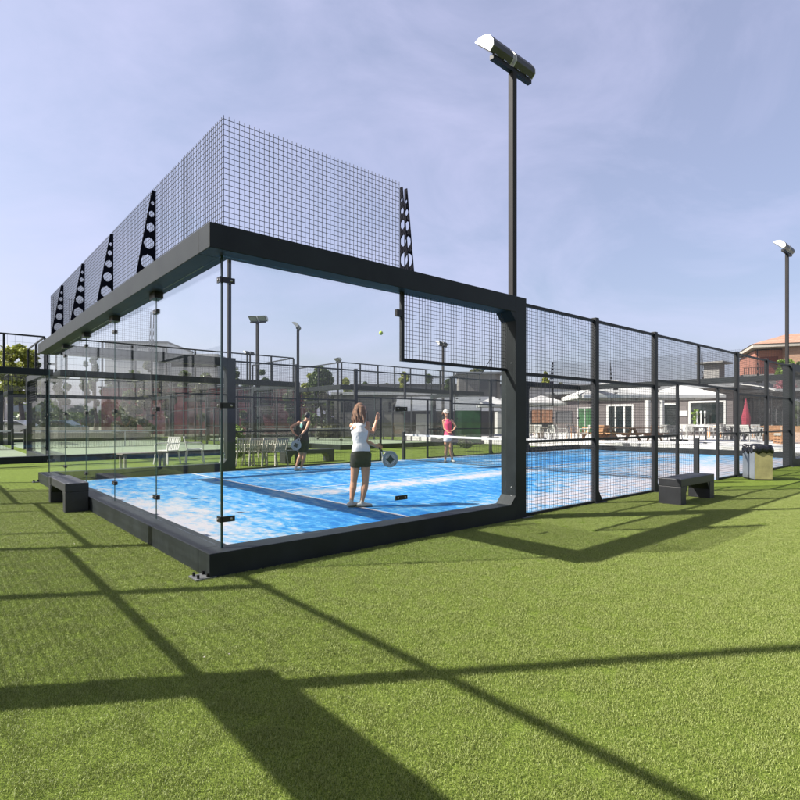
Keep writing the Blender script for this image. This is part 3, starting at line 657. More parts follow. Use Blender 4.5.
    if hairlen:
        for k in range(22):
            a = R_(random.uniform(-115, 115)); c = hd+Vector((0,0,.06))-f*.02
            o = (-f*math.cos(a)+sd*math.sin(a)); p0 = c+o*.07; ln = hairlen*random.uniform(.75,1.05)
            wv = sd*random.uniform(-.04,.04)
            B.tube([p0, p0+o*.035-Vector((0,0,ln*.35)), p0+o*.04+wv-Vector((0,0,ln*.75)), p0+o*.02+wv*1.6-Vector((0,0,ln))], [.02,.019,.014,.005], 7)
    else:
        B.ell(hd-f*.09+Vector((0,0,.02)), (.035,.045,.035), rot=rot)
    remesh(B, 'hair', hair, r, .006, 1)
    if cap:
        B = MB(); B.ell(hd+Vector((0,0,.06)), (.095,.11,.078), rot=rot); B.tube([hd+f*.08+Vector((0,0,.055)), hd+f*.17+Vector((0,0,.045))], [(.07,.008),(.05,.006)], 12, ref=sd); remesh(B, 'cap', cap, r, .007, 2)
    return r
def racket(base, top_, nrm, label, face, s=1.):  # grip end -> head tip
    base = Vector(base); top_ = Vector(top_); d = (top_-base).normalized(); n = Vector(nrm); n = (n-d*n.dot(d)).normalized(); sdv = d.cross(n)
    r = empty('padel_racket', base, 0, label, 'racket'); Z = Vector((0,0,0))
    c = d*.325; R = .128
    mb = MB(); mb.tube([Z, d*.115], [.017,.016], 10); mb.build('grip', M['rubber'], r, smooth=True)
    mb = MB(); rim = [c+(d*math.cos(a)*R*1.06+sdv*math.sin(a)*R) for a in [2*math.pi*i/28 for i in range(29)]]
    mb.tube(rim, [(.018,.011)]*29, 8, ref=n, cap=False)
    for s_ in (-1,1): mb.tube([d*.11, d*.16+sdv*s_*.03, c-d*R*.85+sdv*s_*R*.55], [.011,.011,.012], 8)
    mb.build('rim', M['rack_f'] if face is M['rack_f'] else M['rack_g'], r, smooth=True)
    # perforated face: ring lattice with holes
    mb = MB(); st = .026; hr = .0065
    k = int(R/st)+1; cells = []
    for i in range(-k, k+1):
        for j in range(-k, k+1):
            u, v = i*st, j*st
            if u*u+v*v < (R*.97)**2:
                hole = u*u+v*v < (R*.72)**2
                q = [(-1,-1),(1,-1),(1,1),(-1,1)]
                o_ = [c+d*(u+a*st/2)+sdv*(v+b*st/2) for a, b in q]
                if not hole: mb.prism([p-n*.012 for p in o_], n*.024)
                else:
                    h_ = [c+d*(u+a*hr)+sdv*(v+b*hr) for a, b in q]
                    for t in range(4): mb.prism([o_[t]-n*.012, o_[(t+1)%4]-n*.012, h_[(t+1)%4]-n*.012, h_[t]-n*.012], n*.024)
    fc = mb.build('face', M['rack_m'] if face is M['rack_f'] else face, r)
    for s_ in (-1, 1):
        mb = MB(); star = [c+n*s_*.0135+(d*math.cos(a)+sdv*math.sin(a))*R*(.62 if i % 2 else .36) for i, a in enumerate([math.pi*j/4 for j in range(8)])]; mb.prism(star, n*s_*.002); mb.build('face_print', M['rack_g'], fc)
    return r
# woman in the white top
s = 62.; base = gnd(359, 507); P = L3(base, 359, 507, s)
W = dict(head=P(360.5,411,.05), neck=P(360.3,421.5,0), chest=P(359.8,432,0), pelvis=P(361,452,0),
    shL=P(352.6,426,.0), shR=P(367,424.5,.06), elL=P(371.5,433.5,.26), wrL=P(374.5,420.5,.36), hdL=P(376.5,414,.38),
    elR=P(366,441.5,-.02), wrR=P(375,446.3,.1), hdR=P(379,448,.16), knL=P(353.6,482,.02), anL=P(351.6,501.2,-.02), toL=P(356.5,505.5,.05),
    knR=P(365.2,483,.03), anR=P(361.8,502.8,.0), toR=P(372,506,.06))
W['curlL'] = .5; W['curlR'] = .9
person(base, W, .86, M['skin'], M['c_white'], M['c_black'], M['hair_b'], None, 'woman with loose brown hair, white tank top and black shorts standing on the blue court', face=(.75,.66,0), hairlen=.27, legcut=.46)
TW = Matrix.Rotation(math.atan2(RGT.y, RGT.x), 4, 'Z')
def wl(base, v): return base+TW@v
racket(wl(base, P(376.5,446.8,.13)), wl(base, P(392.5,464.5,.30)), -FWD+RGT*.25, 'white-faced padel racket in the right hand of the woman in the white top', M['rack_f'])
# player in black
s = 35.4; base = gnd(299.5, 470.5); P = L3(base, 300, 470.5, s)
K = dict(head=P(306.8,417,.18), neck=P(304.8,421.5,.1), chest=P(304,427,.05), pelvis=P(303.5,439.5,0),
    shL=P(299,423.3,.05), shR=P(308.8,423,.08), elL=P(291.4,427.6,-.02), wrL=P(295.3,433.6,-.12), hdL=P(297.6,435.4,-.12),
    elR=P(307.2,430,-.1), wrR=P(303.2,435.2,-.19), hdR=P(301.8,437.6,-.2), knL=P(300.8,455,.03), anL=P(297.2,467.2,-.08), toL=P(298.5,469,.05),
    knR=P(304.5,455.5,.02), anR=P(301.8,467.8,.0), toR=P(304,469.6,.1))
K['curlR'] = .9
person(base, K, .92, M['skin2'], M['c_black'], M['c_black'], M['hair_k'], None, 'player in black with racket behind the back, hand on hip, near the far bench', face=(.35,.93,0), hairlen=0, legcut=.8, logo=True)
racket(wl(base, P(303.2,434.5,-.24)), wl(base, P(296.6,450,-.26)), -FWD, 'padel racket hanging from the hand of the player in black', M['rack_f'])
# player in pink
s = 29.7; base = gnd(448.5, 462); P = L3(base, 448.5, 462, s)
K = dict(head=P(445.8,413.5,0), neck=P(446.6,418.5,0), chest=P(447.8,423.5,0), pelvis=P(448.6,435.5,0),
    shL=P(443.6,420.5,0), shR=P(451.6,420.3,.02), elL=P(444.4,428.5,-.02), wrL=P(448.5,432.5,-.12), hdL=P(450.8,432.6,-.14),
    elR=P(455.8,426.5,-.02), wrR=P(453.6,429.5,-.16), hdR=P(451.6,430.8,-.2), knL=P(446.2,449.5,0), anL=P(445.4,459.6,.03), toL=P(444.8,461,-.1),
    knR=P(450.4,449.5,-.04), anR=P(452.4,459.6,.02), toR=P(454,461,-.1))
person(base, K, .88, M['skin'], M['c_pink'], M['c_white'], M['hair_b'], M['cap'], 'player in pink tank top, white shorts and pale cap beyond the net', face=(.45,-.9,0), hairlen=.12, legcut=.4)
racket(wl(base, P(452,431,-.2)), wl(base, P(455.5,444,-.1)), -FWD+RGT*.7, 'dark padel racket held by the player in pink', M['rack_g'])
mb = MB(); mb.ell((0,0,0), (.034,.034,.034), 16, 12); o = mb.build('padel_ball', M['ball'], smooth=True); o.location = at(381, 333, 9.2); tag(o, 'yellow-green ball in mid air above the court', 'ball')
for i, (x, y, lb) in enumerate(((112,463,'yellow ball lying on the turf beyond the left bench'), (66,488.5,'pale ball lying on the turf beside the left bench'))):
    pass
# ------------------------------------------------------------------ furniture
def armchair(m, label, cat='chair'):
    r = empty('plastic_armchair', (0,0,0), 0, label, cat)
    mb = MB(); mb.box(-.24,.24,-.22,.24,.42,.45); mb.build('seat', m, r, bevel=.012)
    mb = MB(); k = []
    for i in range(7):
        a = i/6; mb.bar((-.22+.44*a, .24, .45), (-.235+.47*a, .33, .84-.05*abs(a-.5)), .05, .012, up=(0,1,0))
    mb.bar((-.25,.33,.84),(.25,.33,.84),.03,.06); mb.build('backrest', m, r)
    for x in (-.25,.25):
        mb = MB(); mb.tube([(x,-.24,.43),(x,-.24,.62),(x,-.18,.66),(x,.2,.66),(x,.3,.68)], [.016]*5, 7); mb.build('armrest', m, r, smooth=True)
        for y in (-.22,.24):
            mb = MB(); mb.bar((x*.92,y,.42),(x*1.1,y*1.2,0),.035); mb.build('leg', m, r)
    return r
proto = {'w': armchair(M['whitep'], 'x'), 'b': armchair(M['beige'], 'x')}
used = {'w': False, 'b': False}
def chair(kind, p, rz, label, group):
    loc = (p[0], p[1], TZ if 'terrace' in group else 0)
    if not used[kind]:
        used[kind] = True; r = proto[kind]; r.location = loc; r.rotation_euler = (0,0,rz); r['label'] = label; r['group'] = group; return r
    return dup(proto[kind], loc, rz, label, group)
g1 = 'beige chairs in a row on the grass behind the far fence'
for i, (x, lb) in enumerate(((243.5,'beige plastic chair, first from the left in the row beside the dark bench'),(254,'beige plastic chair, second in the row beside the dark bench'),(264.5,'beige plastic chair, third in the row beside the dark bench'),(275,'beige plastic chair next to the end of the dark bench'))):
    p = at(x, 464, 16.9); chair('b', p, math.pi+R_(10*i-12), lb, g1)
p = at(233, 464, 17.2); chair('w', p, R_(120), 'white plastic chair beside the bright green shrub', 'loose white chairs on the grass')
p = at(167, 461, 17.6); chair('w', p, R_(-60), 'white plastic chair by the low wooden table seen through the glass wall', 'loose white chairs on the grass')
p = at(195, 461, 18.2); chair('w', p, R_(75), 'white plastic chair standing apart to the right of the low wooden table', 'loose white chairs on the grass')
g2 = 'white chairs on the bar terrace'
PL = ['in front of the white gabled hall','below the left parasol','beside the green doorway','in front of the picnic tables','under the middle parasol','by the white post','below the sign on the cladding','in front of the bar counter','by the black bin bag of the litter bin','beside the red folded parasol','near the orange pallet armchair']
spots = []
for x in (526,534,541,549,556,563,572,583): spots.append((x, 28+ (x*7)%5, PL[0] if x < 545 else PL[1] if x < 568 else PL[2]))
for x in (667,675,683,690,697,704,711,718,726,733,741,749,757,765): spots.append((x, 28+(x*5)%7, PL[4] if x < 672 else PL[6] if x < 688 else PL[7] if x < 728 else PL[9] if x < 755 else PL[10]))
cnt = {}
ordw = ['leftmost','second','third','fourth','fifth','sixth','seventh']
for x, d, wd in spots:
    cnt[wd] = cnt.get(wd, 0)+1
    p = tp(x, d); chair('w', p, random.uniform(0, 6.28), 'white plastic armchair, %s of those %s' % (ordw[cnt[wd]-1], wd), g2)
def table(p, rz, label, m, L=1.8, W=.8, H=.74, bench_=False, name='terrace_table'):
    r = empty(name, (p[0],p[1],0 if name == 'low_table' else TZ), rz, label, 'table')
    mb = MB()
    for i in range(5): mb.box(-L/2,L/2,-W/2+i*W/5,-W/2+(i+1)*W/5-.012,H-.04,H)
    mb.build('table_top', m, r)
    if bench_:
        for y in (-W/2-.32, W/2+.32):
            mb = MB(); mb.box(-L/2,L/2,y-.14,y+.14,.42,.46); mb.build('bench_seat', m, r)
        for x in (-L/2+.25, L/2-.25):
            mb = MB(); mb.bar((x,-W/2-.3,0),(x,-.12,H-.05),.05,.09); mb.build('leg', m, r); mb = MB(); mb.bar((x,W/2+.3,0),(x,.12,H-.05),.05,.09); mb.build('leg', m, r)
            mb = MB(); mb.box(x+.026,x+.066,-W/2-.45,W/2+.45,.34,.415); mb.build('crossbeam', m, r)
    else:
        for x in (-L/2+.1, L/2-.1):
            for y in (-W/2+.08, W/2-.08): mb = MB(); mb.box(x-.03,x+.03,y-.03,y+.03,0,H-.041); mb.build('leg', m, r)
    return r
for x, d, rz, lb in ((600,27,1.4,'wooden picnic table with benches, left of the three before the bar'),(622,28,1.5,'wooden picnic table with benches, middle of the three before the bar'),(643,28.5,1.45,'wooden picnic table with benches next to the white terrace post')):
    table(tp(x,d,25.0), rz, lb, M['wood'], bench_=True, name='picnic_table')
table(at(143,462,16.2), .1, 'low wooden table with thin legs seen through the left glass wall', M['wood_g'], 1.3, .5, .45, name='low_table')
for x, d, lb in ((548,30,'dark square table among the chairs before the gabled hall'),(700,32,'dark square table in front of the bar counter'),(738,31,'dark square table beside the red folded parasol')):
    table(tp(x,d), .4, lb, M['wood_g'], .8, .8, .72)
for x, d, lb in ((531,33,'square wooden table, leftmost of the small ones on the terrace'),(575,34,'square wooden table before the green doorway'),(655,36,'square wooden table behind the white terrace posts'),(715,36,'square wooden table against the bar counter'),(760,35,'square wooden table behind the red folded parasol')):
    table(tp(x,d), .2, lb, M['wood'], .9, .9, .75)
def sofa(p, rz, label):
    r = empty('pallet_armchair', (p[0],p[1],TZ), rz, label, 'armchair')
    mb = MB()
    for z in (.06,.2,.34): 
        for y in (-.35,-.05,.25): mb.box(-.45,.45,y,y+.12,z,z+.03)
    for x in (-.45,-.06,.33):
        mb.box(x,x+.12,-.35,.37,0,.055); mb.box(x,x+.12,-.35,.37,.095,.195); mb.box(x,x+.12,-.35,.37,.235,.335)
    mb.build('pallet_base', M['wood'], r)
    mb = MB(); mb.box(-.44,.44,-.34,.3,.375,.5); mb.build('seat_cushion', M['cream'], r, bevel=.04)
    mb = MB(); mb.box(-.44,.44,.38,.44,.1,.85); mb.build('backrest', M['wood'], r)
    mb = MB(); mb.box(-.42,.42,.25,.37,.51,.85); mb.build('back_cushion', M['cream'], r, bevel=.04); return r
sofa(at(787,445,26), 2.3, 'orange pallet armchair with pale cushions at the right end of the terrace')
sofa(at(773,445,29), 1.9, 'orange pallet armchair half hidden behind the right fence post')
sofa(at(606,440,31), 1.6, 'pallet armchair with pale cushions behind the picnic tables')
def parasol(p, R, ztop, label, m, square=True, drop=.62, post=True):
    ztop -= .15; r = empty('parasol', (p[0],p[1],TZ), YAW, label, 'parasol')
    n = 4 if square else 8; mb = MB(); N = 8
    ring = []
    for k in range(n*6):
        a = 2*math.pi*k/(n*6)+math.pi/4; q = (math.pi/n); w = ((a-math.pi/4) % (2*q))-q; rad = math.cos(q)/math.cos(w) if square else (math.cos(q)/math.cos(w))
        ring.append((math.cos(a)*rad, math.sin(a)*rad))
    rings = []
    for i in range(N+1):
        t = i/N; k = len(mb.v); rings.append(k)
        for (x, y) in ring: mb.v.append((x*R*max(t,.02), y*R*max(t,.02), ztop-drop*(t**1.15)))
    for a, b in zip(rings, rings[1:]): mb.add([(a+q, b+q, b+(q+1)%len(ring), a+(q+1)%len(ring)) for q in range(len(ring))])
    k = len(mb.v); mb.v += [(x*R, y*R, ztop-drop-.16) for (x, y) in ring]; a = rings[-1]
    mb.add([(a+q, k+q, k+(q+1)%len(ring), a+(q+1)%len(ring)) for q in range(len(ring))])
    cn = mb.build('canopy', m, r); so = cn.modifiers.new('s', 'SOLIDIFY'); so.thickness = .006
    mb = MB(); mb.tube([(0,0,0),(0,0,ztop+.08)], [.035,.03], 10); mb.build('pole', M['post'], r, smooth=True)
    mb = MB()
    for i in range(n): a = 2*math.pi*i/n+math.pi/4; mb.bar((0,0,ztop-.05),(math.cos(a)*R*.97,math.sin(a)*R*.97,ztop-drop-.02),.02)
    mb.build('ribs', M['post'], r)
    mb = MB(); mb.box(-.35,.35,-.35,.35,0,.08); mb.build('base', M['rubber'], r); return r
parasol(tp(612,28), 2.95, 3.36, 'largest white square parasol above the picnic tables', M['canvas'], drop=.85)
parasol(tp(679,30), 2.35, 3.2, 'white square parasol right of the picnic tables, peak beside the fence post', M['canvas'], drop=.6)
parasol(tp(541,31), 1.7, 2.7, 'white parasol in front of the white gabled hall', M['canvas'], drop=.45)
parasol(tp(493,33), 1.35, 2.75, 'white parasol seen left of the near frame column', M['canvas'], drop=.5)
parasol(at(788,440,44), 2.1, 3.75, 'small white parasol on the right in front of the flowering wall', M['canvas'], square=False, drop=.5)
parasol(at(773,440,47), 2.6, 3.0, 'flat blue parasol on the right below the white one', M['bluec'], square=False, drop=.35)
r = empty('folded_parasol', at(746,440,34)*1, 0, 'red parasol folded closed on the terrace', 'parasol'); r.location.z = TZ
mb = MB(); mb.tube([(0,0,.9),(0,0,1.3),(0,0,1.9),(0,0,2.45)], [.24,.26,.13,.03], 9); mb.build('canopy', M['redc'], r); mb = MB(); mb.tube([(0,0,0),(0,0,2.55)], [.03,.025], 8); mb.build('pole', M['post'], r)
# ------------------------------------------------------------------ trees
def tree(p, H, R, zc, m, label, n=2600, leaf=.16, trunk=True, rz=1.0, name='tree', clumps=14, cat='tree', group=None):
    r = empty(name, (p[0],p[1],0), 0, label, cat, group)
    rnd = np.random.default_rng(abs(hash(label)) % 1000 if False else int(sum(map(ord, label))) % 9973)
    cl = []
    for i in range(clumps):
        t = rnd.uniform(0, 1); z = zc+(H-zc)*t; rad = R*math.sqrt(max(.05, 1-((t-.42)/.62)**2)); a = rnd.uniform(0, 6.28); q = rnd.uniform(.15, .8)*rad
        cl.append((q*math.cos(a), q*math.sin(a), z, rnd.uniform(.22,.45)*R))
    cl.append((0,0,H-.25*R*.8,.25*R))
    C = np.array(cl); idx = rnd.integers(0, len(C), n); c = C[idx]
    d = rnd.normal(size=(n,3)); d /= np.linalg.norm(d, axis=1)[:,None]
    rr = rnd.uniform(.45,1.08,n)**.6
    pos = c[:,:3]+d*(c[:,3:4]*rr[:,None])*np.array([1,1,.85*rz])
    pos[:,2] = np.clip(pos[:,2], .1, None)
    a = rnd.normal(size=(n,3)); a /= np.linalg.norm(a, axis=1)[:,None]; b = np.cross(a, rnd.normal(size=(n,3))); b /= np.linalg.norm(b, axis=1)[:,None]
    s_ = leaf*rnd.uniform(.6,1.3,n)[:,None]
    V4 = np.stack([pos-a*s_, pos+b*s_*.6, pos+a*s_, pos-b*s_*.6], 1).reshape(-1,3)
    me = bpy.data.meshes.new('crown'); me.from_pydata(V4.tolist(), [], [(4*i,4*i+1,4*i+2,4*i+3) for i in range(n)]); me.materials.append(m)
    o = bpy.data.objects.new('crown', me); COL.objects.link(o); o.parent = r
    if trunk:
        mb = MB(); tr = .03*H+.03; mb.tube([(0,0,-.05),(.02*H,0,zc*.5),(0,.01*H,zc+.3),(0,0,zc+(H-zc)*.6)], [tr,tr*.8,tr*.6,tr*.2], 8)
        for (x, y, z, q) in cl[:7]: mb.tube([(0,0,min(z, zc+.2*(z-zc))), (x*.5,y*.5,zc+(z-zc)*.6), (x,y,z)], [tr*.4,tr*.28,tr*.1], 6)
        mb.build('trunk', M['bark'], r, smooth=True)
    return r
def T(x, yt, yb, d, wpx, m, label, **k):
    p = at(x, yt, d); zc = max(.2, at(x, yb, d).z); return tree(p, p.z, wpx*d/FPX/2, zc, m, label, **k)
T(20,345,400,55,44,M['leaf_y'],'tall yellow-green tree at the left edge behind the pale green court',n=5200,leaf=.2,clumps=22)
T(4,372,402,50,24,M['leaf_y'],'small yellow-green tree cut by the left edge',n=2500)
T(36,362,405,62,30,M['leaf_d'],'dark green tree right of the tall yellow-green one',n=3000,leaf=.2)
T(60,380,412,58,14,M['leaf_d'],'narrow cypress just right of the end post of the left court',n=1500,rz=1.6)
T(95,352,412,60,12,M['leaf_d'],'tall narrow cypress left of the maroon wall',n=1600,rz=1.8)
T(86,362,412,62,10,M['leaf_d'],'shorter narrow cypress beside the tall one',n=1400,rz=1.8)
T(147,364,440,46,26,M['leaf_o'],'olive tree in front of the maroon wall seen through the glass',n=3200)
T(124,402,445,44,22,M['leaf_o'],'low olive bush against the maroon wall',n=1800)
T(185,371,405,60,20,M['leaf_d'],'round dark tree above the right part of the maroon wall',n=2000,leaf=.2)
T(208,376,405,62,22,M['leaf_d'],'dark tree beside the black court post above the maroon wall',n=2000,leaf=.2)
T(237,372,415,62,18,M['leaf_d'],'slender dark tree left of the leftmost distant floodlight',n=2200,leaf=.2,rz=1.3)
T(262,370,420,58,22,M['leaf_d'],'dark tree behind the leftmost distant floodlight mast',n=2600,leaf=.2)
T(280,382,420,64,20,M['leaf_o'],'olive tree left of the dark portal',n=2000,leaf=.2)
T(322,368,425,50,42,M['leaf_d'],'broad dark tree behind the portal of the middle court',n=5200,leaf=.2,clumps=22)
T(310,374,400,54,20,M['leaf_y'],'light green tree at the left of the broad dark tree',n=2200)
T(404,372,400,60,14,M['leaf_y'],'yellow-green tree behind the top mesh near the hanging window',n=1800)
T(428,376,402,62,14,M['leaf_d'],'dark round tree left of the floodlight in the hanging window',n=1800)
T(476,370,400,56,22,M['leaf_o'],'olive creeper tree over the beige tower',n=2600)
T(545,372,392,66,10,M['leaf_y'],'small yellow-green tree above the white gabled hall',n=1200)
T(785,362,385,62,26,M['leaf_b'],'bright green tree at the foot of the terracotta-roofed house',n=2600)
T(799,362,390,64,16,M['leaf_d'],'dark green tree cut by the right edge',n=1500)
T(236,428,456,18.2,26,M['leaf_b'],'bright green shrub behind the white chair on the grass',n=900,leaf=.09,trunk=False,name='shrub',cat='shrub')
T(463,438,453,25,18,M['leaf_d'],'dark leafy shrub low behind the far fence, right of the player in pink',n=900,leaf=.07,trunk=False,name='shrub',cat='shrub')
T(781,379,402,55,30,M['flower'],'pink flowering climber on the dark wall at the right',n=1800,leaf=.09,trunk=False,name='flowering_climber',cat='plant')
for x, yt, d, w, lb in ((30,426,52,30,'low hedge behind the pale green court'),(330,428,46,30,'dark clipped hedge behind the middle court')):
    T(x,yt,436,d,w,M['leaf_o'],lb,n=1500,trunk=False,name='hedge',cat='hedge')
for x, yt, d, w, k, lb in ((66,376,66,13,'leaf_d','slim dark tree just left of the cypress pair'),(108,380,66,16,'leaf_d','dark tree between the cypress pair and the maroon wall'),
        (134,372,52,20,'leaf_d','dark tree directly left of the olive tree before the maroon wall'),(166,378,50,18,'leaf_o','olive-toned tree directly right of the olive tree before the maroon wall'),
        (200,386,48,20,'leaf_o','broad olive bush tree before the right part of the maroon wall'),(248,384,52,13,'leaf_d','narrow dark tree between the two leftmost distant masts'),
        (290,388,54,15,'leaf_d','short dark tree beside the second distant mast'),(345,380,56,16,'leaf_y','yellow-green tree at the right of the broad dark tree'),
        (365,384,62,16,'leaf_d','dark tree showing over the beige hall left of the ball'),(388,386,62,13,'leaf_o','olive tree showing over the beige hall near the hanging window'),
        (448,380,58,18,'leaf_d','dark tree under the floodlight in the hanging window'),(510,384,60,14,'leaf_d','dark tree beside the near frame column, beyond the hall roofs'),
        (560,384,66,12,'leaf_o','olive tree top above the bar building roof, left end')):
    T(x,yt,min(yt+40,424),d,w,M[k],lb,n=1900,leaf=.19,rz=1.3,clumps=9)
# ------------------------------------------------------------------ buildings
def ray_on_x(x, X0, y=430):
    d = FWD+RGT*((x-PX)/FPX); t = (X0-CAM.x)/d.x; return CAM.y+t*d.y, t
def facade(name, label, X0, x0, x1, h, depth, wallm, rh=.0, cat='building'):
    y0, _ = ray_on_x(x0, X0); y1, _ = ray_on_x(x1, X0)
    r = empty(name, (X0, min(y0,y1), 0), 0, label, cat); w = abs(y1-y0)
    mb = MB(); mb.box(0,depth,0,w,-.05,h); mb.build('wall', wallm, r); return r, w, min(y0,y1)
X0 = 40
r, w, yb = facade('clubhouse', 'taupe-clad bar building with pale eaves behind the terrace', X0, 553, 733, 3.75, 9, M['taupe'])
mb = MB(); mb.box(-.9,9.4,-.4,w+.3,3.752,3.95); rf = mb.build('roof', M['roofm'], r)
mb = MB(); mb.prism([(1,-.3,3.951),(8,-.3,3.951),(8,-.3,4.25),(4.5,-.3,4.75),(1,-.3,4.25)], (0,w*.75,0)); mb.build('roof_rise', M['roofm'], rf)
def win(x0, x1, z0, z1, glass=M['dglass'], fr=M['white'], t=.09, name='window', mull=0, par=None, dx=0):
    ya, _ = ray_on_x(x0, X0); yb_, _ = ray_on_x(x1, X0); a, b = sorted((ya-yb, yb_-yb))
    mb = MB(); mb.box(-.02+dx,.0+dx-.003,a+t,b-t,z0+t*.5,z1-t); o = mb.build(name, glass, par or r)
    mb = MB(); mb.box(-.07+dx,-.021+dx,a,b,z1-t,z1); mb.box(-.07+dx,-.021+dx,a,a+t,z0,z1-t-.001); mb.box(-.07+dx,-.021+dx,b-t,b,z0,z1-t-.001)
    for k in range(mull): q = a+(b-a)*(k+1)/(mull+1); mb.box(-.065+dx,-.021+dx,q-t*.4,q+t*.4,z0+.002,z1-t-.002)
    mb.build('frame', fr, o); return o
win(578,593,.0,2.55,M['green_d'],M['white'],.05,'doorway',1)
win(607,634,.0,2.75,M['dglass'],M['white'],.16,'doorway',2)
win(661,678,.0,2.75,M['dglass'],M['white'],.14,'doorway',0)
win(689,726,1.15,2.85,M['dglass'],M['white'],.12,'bar_window',0)
win(556,572,1.2,2.3,M['taupe_d'],M['taupe_d'],.08,'window',0)
ya, _ = ray_on_x(683.5, X0); mb = MB(); mb.box(-.05,-.004,ya-yb-.32,ya-yb+.32,1.75,2.15); mb.build('wall_sign', M['white'], r)
ya, _ = ray_on_x(726, X0); yb2, _ = ray_on_x(686, X0); mb = MB(); mb.box(-.55,-.075,ya-yb,yb2-yb,1.0,1.1); mb.build('bar_counter', M['white'], r)
q, _ = ray_on_x(703, X0)
rt = empty('beer_tap_tower', (X0-.35,q,1.101), 0, 'row of three slim white taps on the bar counter', 'tap')
for k in (-1,0,1): mb = MB(); mb.tube([(0,k*.28,0),(0,k*.28,.8),(0,k*.28,.85),(0,k*.28,.95)], [.05,.045,.08,.08], 8); mb.build('tap', M['white'], rt)
T(695,409,423,40.0,9,M['leaf_b'],'small bright green plant beside the white taps',n=300,leaf=.06,trunk=False,name='potted_plant',cat='plant')
# terrace posts of the pergola
for x, lb in ((647.5,'white terrace post beside the right picnic table'),(661.5,'white terrace post just right of the large fence post')):
    p = at(x,440,35); mb = MB(); mb.box(-.13,.13,-.13,.13,0,2.9); mb.box(-.17,.17,-.17,.17,2.901,3.0); o = mb.build('terrace_post', M['white']); o.location = (p.x,p.y,TZ); tag(o, lb, 'post')
# dark glass winter garden, right
X0 = 42; r, w, yb = facade('winter_garden', 'low dark glazed pavilion right of the bar building', X0, 735, 800, 3.4, 6, M['taupe_d'])
for a, b in ((737,752),(753,768),(769,784),(785,799)): win(a,b,.2,3.2,M['dglass'],M['taupe_d'],.08,'window',1)
mb = MB(); mb.box(-.5,6.4,-.3,w+.3,3.401,3.6); mb.build('roof', M['roofm'], r)
p = at(750,386,38); mb = MB()
for k in range(8):
    a0, a1 = k/8, (k+1)/8; z = lambda t: .75*math.sin(math.pi*(.1+.55*t)); mb.prism([(0,-1.5+3.4*a0,z(a0)),(0,-1.5+3.4*a1,z(a1)),(0,-1.5+3.4*a1,z(a1)+.06),(0,-1.5+3.4*a0,z(a0)+.06)], (2.4,0,0))
cn = mb.build('canopy', M['canvas'], None)
rr_ = empty('awning', (p.x,p.y,0), 0, 'curved white awning over the terrace between bar building and glazed pavilion', 'awning'); cn.parent = rr_; cn.location = (0,0,3.2)
for (x, y) in ((.1,-1.3),(.1,1.6),(2.2,-1.3),(2.2,1.6)): mb = MB(); mb.box(x-.04,x+.04,y-.04,y+.04,0,3.3); mb.build('post', M['post'], rr_)
# dark retaining wall behind
p = at(781,400,58); mb = MB(); mb.box(-.3,.3,-9,8,0,at(781,376,58).z); o = mb.build('garden_wall', M['taupe_d']); o.location = (p.x,p.y,0); tag(o, 'dark high wall behind the pink flowering climber', 'wall')
# terracotta-roofed house
d0 = 72; p = at(804,375,d0); H = at(788,346,d0).z
r = empty('apartment_house', (p.x,p.y,0), YAW-.35, 'orange brick house with hipped terracotta roof and balconies at the right', 'house')
# local: x away, y left (towards lower px)
mb = MB(); mb.box(0,12,-9,2.1,0,H); mb.build('wall', M['brick'], r)
mb = MB(); mb.box(1.5,12,2.101,5.4,0,H-.2); mb.build('wall', mat('red_plaster',(.60,.26,.18),.8,0,.2), r)
mb = MB(); mb.box(-.6,12.6,-9.6,6.0,H+.001,H+.45); ev = mb.build('cornice', M['cream'], r)
mb = MB(); k = len(mb.v); a = H+.451; b = H+2.5
mb.v += [(-.7,-9.7,a),(12.7,-9.7,a),(12.7,6.1,a),(-.7,6.1,a),(6,-5,b),(6,.5,b)]; mb.add([(k,k+4,k+1),(k+1,k+4,k+5,k+2),(k+2,k+5,k+3),(k+3,k+5,k+4,k),(k+3,k+2,k+1,k)]); rf = mb.build('roof', M['terra'], r)
mb = MB(); mb.box(3,4,-6,-5,H+1,H+4.2); mb.build('chimney', M['cream'], rf)
for z in (H-3.9, H-6.9):
    mb = MB(); mb.box(-.3,1.49,2.102,7.2,z,z+.3); bl = mb.build('balcony', M['concrete'], r); mb = MB()
    for q in range(18): mb.box(-.28,-.25,2.2+q*.28,2.24+q*.28,z+.301,z+1.2)
    mb.box(-.29,-.24,2.15,7.1,z+1.2,z+1.25); mb.build('railing', M['post'], bl)
for y0, y1, z0, z1 in ((-2.4,-.9,H-2.9,H-1.0),(-2.4,-.9,H-6,H-4.1),(-7,-5.5,H-2.9,H-1)):
    mb = MB(); mb.box(-.03,-.003,y0,y1,z0,z1); wn = mb.build('window', M['dglass'], r); mb = MB(); mb.box(-.1,-.031,y0,y1,z0+(z1-z0)*.45,z1); mb.build('roller_shutter', M['white'], wn)
for z0 in (H-3.5, H-6.5):
    mb = MB(); mb.box(1.44,1.497,2.6,4.8,z0,z0+2.4); mb.build('balcony_door', mat('red_shutter',(.25,.05,.03),.6), r)
p = at(728,388,75); mb = MB(); mb.box(-1,1,-1,1,0,at(700,364,75).z); mb.box(-1.8,1.8,-1.8,1.8,at(700,364,75).z+.001,at(700,362.5,75).z); o = mb.build('chimney_stack', M['concrete']); p = at(714,388,75); o.location = (p.x,p.y,0); tag(o, 'pale square vent stack far behind the bar building roof', 'chimney')
